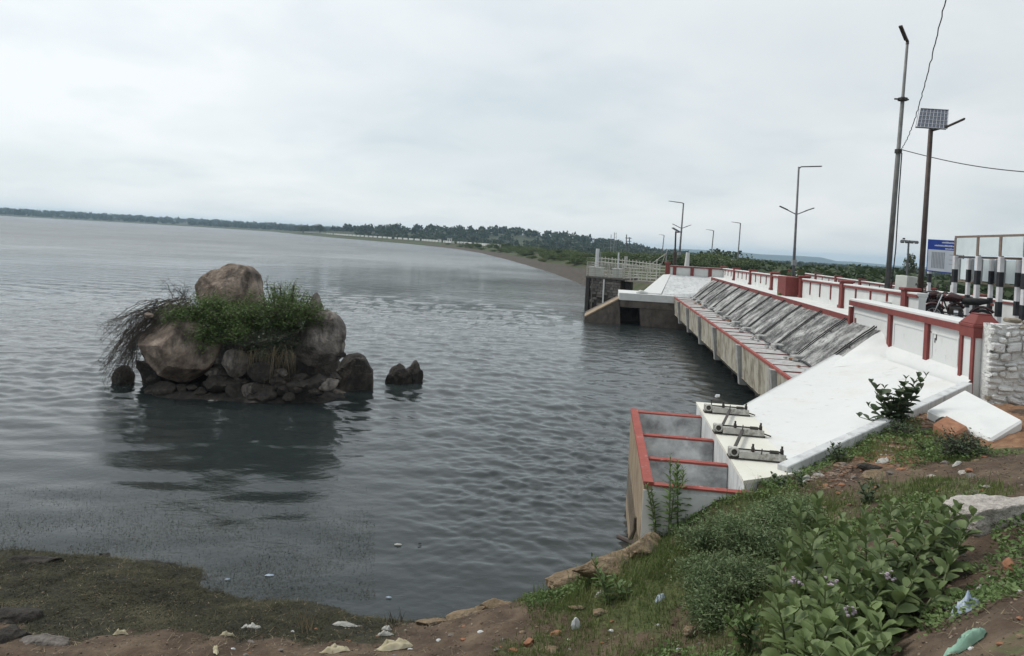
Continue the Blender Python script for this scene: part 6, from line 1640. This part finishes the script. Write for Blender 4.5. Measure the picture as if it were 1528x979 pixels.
# ================================================================== LITTER, STONES AND ROCK EDGE
def on_bank(px, py, z0=1.0, it=6):
    z = z0
    for _ in range(it):
        p = at_z(px, py, z); z = .5 * z + .5 * bz(p.x, p.y)
    p = at_z(px, py, z); p.z = bz(p.x, p.y); return p
def slab_rock(px, py, z0, size, sq, rot, seed, label, m='rock_shore', cat='rock', dz=0, name='rock'):
    p = on_bank(px, py, z0); p.z += dz
    return pebble(name, M[m], p, size, seed, label, cat, squash=sq, sub=4, rot=rot, rough=.16, ncut=6)
slab_rock(925, 842, .8, .52, (1.5, .6, .34), R(40), 201, 'large ochre rock slab sloping into the water below the chamber', dz=.0)
slab_rock(865, 868, .6, .42, (1.5, .55, .34), R(32), 202, 'ochre rock slab left of the large slab at the water edge')
slab_rock(815, 885, .45, .34, (1.7, .5, .3), R(25), 203, 'long low ochre rock at the water edge in the shore bend')
slab_rock(752, 902, .3, .26, (1.5, .7, .45), R(10), 204, 'brown rounded rock at the tip of the shore bend')
slab_rock(965, 818, 1.1, .30, (1.3, .7, .5), R(50), 205, 'rough ochre rock touching the foot of the chamber wall')
slab_rock(700, 918, .2, .20, (1.6, .8, .4), R(15), 206, 'flat tan stone where soil meets water')
slab_rock(645, 930, .1, .16, (1.6, .8, .4), R(5), 207, 'small tan stone half in water at the shore')
slab_rock(190, 815, .0, .21, (1.25, .8, .55), R(0), 208, 'dark wet stone alone in the shallows at left', 'rock_dark')
slab_rock(55, 838, .05, .22, (1.9, .6, .32), R(4), 209, 'dark flat stone lying on the weedy shore at left', 'rock_dark')
slab_rock(155, 829, .02, .08, (1.2, .8, .6), R(0), 210, 'small brown stone beside the lone wet stone', 'rock_dark')
slab_rock(25, 922, .25, .24, (1.1, .9, .62), R(20), 211, 'mossy rounded rock at the left edge of the frame', 'rock_dark')
slab_rock(12, 950, .3, .2, (1.2, .9, .6), R(60), 212, 'dark rough rock at the left edge below the mossy one', 'rock_dark')
slab_rock(55, 960, .3, .25, (1.4, .8, .35), R(10), 213, 'grey flat rock in the lower left corner', 'rock_grey')
p = on_bank(1492, 778, 2.6); p.z += .05
pebble('concrete_lump', M['rubblecon'], p, .40, 220, 'rough lump of broken grey concrete lying at the right edge of the slope', 'concrete lump', squash=(1.2, .85, .62), sub=5, rough=.2, ncut=7)
slab_rock(859, 938, .8, .075, (.7, .5, 1.1), R(0), 221, 'upright pale stone standing in short grass', 'conc_lite', 'stone', .04, 'stone')
slab_rock(788, 964, .6, .075, (1.1, .8, .7), R(20), 222, 'orange brick fragment in grass at the bottom of the frame', 'brickred', 'brick fragment', .02, 'brick_fragment')
slab_rock(829, 948, .7, .07, (1.1, .8, .6), R(50), 223, 'brown brick fragment behind the orange brick fragment', 'brickred', 'brick fragment', .01, 'brick_fragment')
slab_rock(822, 975, .7, .10, (1.3, .8, .5), R(10), 224, 'brown stone at the bottom edge right of the orange brick fragment', 'rock_shore', 'stone', .01, 'stone')
slab_rock(766, 972, .6, .05, (1.1, .8, .5), R(10), 225, 'small orange chip left of the orange brick fragment', 'brickred', 'brick fragment', .01, 'brick_fragment')
slab_rock(895, 915, .8, .08, (1.3, .8, .5), R(10), 226, 'tan stone in the grass by the leafy weeds', 'rock_shore', 'stone', .01, 'stone')
slab_rock(860, 908, .7, .07, (1.5, .8, .4), R(0), 227, 'pale flat stone at the edge of brown soil', 'rock_shore', 'stone', .01, 'stone')
slab_rock(1030, 945, 1.2, .075, (1, .8, .7), R(0), 228, 'rusty stone right of the short grass', 'rock_shore', 'stone', .02, 'stone')
slab_rock(1310, 712, 2.1, .16, (1.5, .9, .4), R(20), 229, 'tan slab of stone amid the rubble on the red earth', 'rock_shore', 'stone', .02, 'stone')
slab_rock(1300, 700, 2.1, .12, (1.5, .7, .5), R(-20), 230, 'dark stone amid the rubble on the red earth', 'rock_dark', 'stone', .02, 'stone')
slab_rock(1412, 634, 2.4, .14, (1.3, .8, .8), R(0), 231, 'dark stone under the broken corner of the side slab', 'rock_dark', 'stone', .02, 'stone')
slab_rock(1385, 648, 2.35, .15, (1.3, .9, .6), R(30), 232, 'black hollow lump between milkweed and side slab', 'rock_dark', 'stone', .0, 'stone')
slab_rock(1508, 848, 2.7, .07, (1.3, .8, .9), R(70), 233, 'buff broken sherd on the path at the right edge', 'brickred', 'sherd', .02, 'sherd')
rr = random.Random(31)
for i in range(46):
    px, py = rr.uniform(1190, 1480), rr.uniform(668, 745)
    if px < 1250 and py < 690: py += 25
    p = on_bank(px, py, 2.2); s = rr.uniform(.025, .07)
    pebble('rubble_stone', M[rr.choice(['rock_shore', 'brickred', 'rock_grey', 'rubblecon'])], p, s, 240 + i, 'small broken stone scattered on the red earth below the white slope', 'stone', 'rubble scattered on the red earth', sub=2, squash=(1.2, .9, .6))
for i in range(40):
    px, py = rr.uniform(330, 1090), rr.uniform(925, 978)
    p = on_bank(px, py, .6); s = rr.uniform(.014, .035)
    pebble('pebble', M[rr.choice(['rock_shore', 'brickred', 'rock_grey', 'conc_lite'])], p, s, 300 + i, 'pebble lying on the soil and grass along the bottom of the frame', 'pebble', 'pebbles along the near shore', sub=2, squash=(1.2, .9, .6))
for i in range(30):
    px, py = rr.uniform(1390, 1526), rr.uniform(800, 978)
    p = on_bank(px, py, 2.6); s = rr.uniform(.010, .03)
    pebble('pebble', M[rr.choice(['rock_shore', 'brickred', 'rock_grey', 'conc_lite'])], p, s, 350 + i, 'pebble lying on the brown path at the lower right', 'pebble', 'pebbles on the brown path', sub=2, squash=(1.2, .9, .6))
def crumpled(name, px, py, z0, L_, w, rot, m, seed, label, cat, dz=.02, h=.05, onwater=False):
    """a creased sheet: plastic bag, cloth, paper"""
    L_ *= .8; w *= .8; p = Vector(at_z(px, py, .004)) if onwater else on_bank(px, py, z0); V = []; nu, nv = 14, 9; r_ = random.Random(seed)
    o1, o2 = r_.uniform(0, 50), r_.uniform(0, 50); ca, sa = math.cos(rot), math.sin(rot)
    for i in range(nu):
        for j in range(nv):
            u, v = i / (nu - 1) * 2 - 1, j / (nv - 1) * 2 - 1
            k = math.sqrt(max(.05, 1 - u * u * .8)) * (1 + .35 * mnoise.noise(Vector((u * 2 + o1, o2, v))))
            x = u * L_ / 2 + .1 * L_ * mnoise.noise(Vector((u * 2, v * 2, o1))); y = v * w / 2 * k
            z = h * (.5 + .5 * abs(mnoise.noise(Vector((u * 2.2 + o1, v * 2.6 + o2, 1)))) * 2.2 + .25 * math.sin(v * 7 + u * 3 + o1)) * (1 - max(abs(u), abs(v)) ** 2)
            if onwater: z *= .35
            gx, gy = p.x + x * ca - y * sa, p.y + x * sa + y * ca
            zz = 0.0 if onwater else (bz(gx, gy) - p.z)
            V.append((gx, gy, p.z + zz + z + dz * .3))
    o = np_mesh(name, V, grid_faces(nu, nv), M[m], origin=p, smooth=True)
    return tag(o, label, cat)
crumpled('plastic_bag', 375, 937, .25, .30, .10, .02, 'plastic_w', 1, 'flat white plastic scrap on dark shore weed', 'plastic scrap')
crumpled('plastic_bag', 515, 933, .25, .38, .10, .12, 'plastic_w', 2, 'long curved white plastic strip on the muddy shore', 'plastic strip')
crumpled('cloth_rag', 590, 966, .35, .50, .17, .25, 'plastic_y', 3, 'long yellowed cloth heap lying across the soil at the bottom of the frame', 'cloth', h=.09)
crumpled('cloth_rag', 500, 973, .35, .40, .14, .05, 'plastic_y', 4, 'yellowed cloth rag at the bottom edge, left of the long heap', 'cloth', h=.08)
crumpled('plastic_bag', 575, 948, .3, .24, .06, .2, 'plastic_w', 5, 'thin white strip just above the long yellowed cloth', 'plastic strip')
crumpled('plastic_bag', 577, 939, .25, .15, .07, .0, 'plastic_w', 6, 'small grey white scrap at the mud edge near the water', 'plastic scrap')
crumpled('paper_scrap', 340, 950, .25, .22, .06, .1, 'plastic_y', 7, 'buff scrap near the white plastic on the shore weed', 'scrap')
crumpled('paper_scrap', 180, 948, .25, .22, .05, -.1, 'plastic_y', 8, 'buff scrap low on the shore weed at left', 'scrap')
crumpled('straw_wisp', 322, 972, .3, .07, .24, .4, 'plastic_y', 9, 'bright yellow fibre wisp at the bottom edge', 'fibre wisp')
crumpled('plastic_bag', 1440, 917, 2.5, .24, .16, .1, 'plastic_b', 10, 'crumpled clear blue plastic bag beside the large milkweed', 'plastic bag', h=.13)
crumpled('plastic_bag', 1440, 966, 2.6, .40, .10, .32, 'plastic_g', 11, 'pale green plastic bag in the lower right corner', 'plastic bag', h=.09)
crumpled('plastic_bag', 1436, 766, 2.45, .22, .12, .3, 'plastic_b', 12, 'blue and white wrapper beside the milkweed sprig', 'wrapper', h=.09)
crumpled('plastic_bag', 1317, 691, 2.15, .26, .12, -.3, 'plastic_w', 13, 'white sack scrap on the rubble below the white slope', 'plastic scrap', h=.07)
crumpled('plastic_bag', 1428, 694, 2.4, .16, .09, .3, 'plastic_w', 14, 'pale scrap beneath the low dark round shrub', 'plastic scrap', h=.05)
crumpled('plastic_bag', 1202, 716, 1.95, .18, .10, .5, 'plastic_w', 15, 'white wrapper caught in weeds beside the platform corner', 'wrapper', h=.07)
crumpled('plastic_bag', 895, 888, .8, .14, .08, .2, 'plastic_w', 16, 'pinkish white scrap behind the pointed leaved weed', 'plastic scrap', h=.05)
crumpled('plastic_bag', 985, 893, 1.1, .14, .08, .2, 'plastic_b', 17, 'pale blue scrap in shade under the feathery shrubs', 'plastic scrap', h=.05)
crumpled('plastic_bag', 1462, 882, 2.6, .13, .08, .6, 'plastic_w', 18, 'small grey bottle scrap on the path edge above the blue bag', 'plastic scrap', h=.06)
for i, (px, py, L_, m, lab) in enumerate([(580, 892, .10, 'plastic_b', 'pale blue scrap floating near the shore bend'), (594, 813, .14, 'plastic_w', 'white scrap floating in mid water beyond the shallows'), (402, 859, .16, 'plastic_b', 'bluish film floating by the shore weed'), (340, 865, .10, 'plastic_b', 'tiny pale scrap floating at the weed edge'), (315, 598, .22, 'plastic_w', 'white flake floating before the islet, left of two'), (326, 598, .2, 'plastic_w', 'white flake floating before the islet, right of two'), (414, 591, .2, 'plastic_w', 'small white scrap at the waterline of the islet'), (626, 812, .1, 'dark_iron', 'tiny dark scrap floating beside the white scrap')]):
    crumpled('floating_scrap', px, py, 0, L_, L_ * .4, .1 * i, m, 30 + i, lab, 'floating scrap', onwater=True)
# dark log at the foot of the chamber
a, b = at_z(923, 801, .9), at_z(946, 811, 1.0)
P0(MB().tube([a, b + (b - a) * .3], [.035, .042], 8), 'log', M['pole_dark'], 'short dark log leaning over the water at the chamber foot', 'log')
a, b = at_z(940, 806, 1.0), at_z(948, 772, 1.35)
P0(MB().tube([a, a.lerp(b, .5) + Vector((.03, 0, 0)), b], [.03, .025, .02], 6), 'branch', M['bark'], 'dark bare branch propped at the lake corner of the chamber', 'branch')

# ------------------------------------------------------------------ air
hz = MB().box(-6200, 6200, -300, 6400, -90, 42).build('haze', M['white'])
hm = bpy.data.materials.new('haze_air'); hm.use_nodes = True; t = hm.node_tree; t.nodes.clear()
o_ = N(t, 'ShaderNodeOutputMaterial'); v_ = N(t, 'ShaderNodeVolumePrincipled')
v_.inputs['Color'].default_value = (.58, .80, 1.0, 1); v_.inputs['Density'].default_value = .00017; v_.inputs['Anisotropy'].default_value = .2
t.links.new(v_.outputs[0], o_.inputs['Volume']); hz.data.materials.clear(); hz.data.materials.append(hm); tag(hz, kind='stuff')
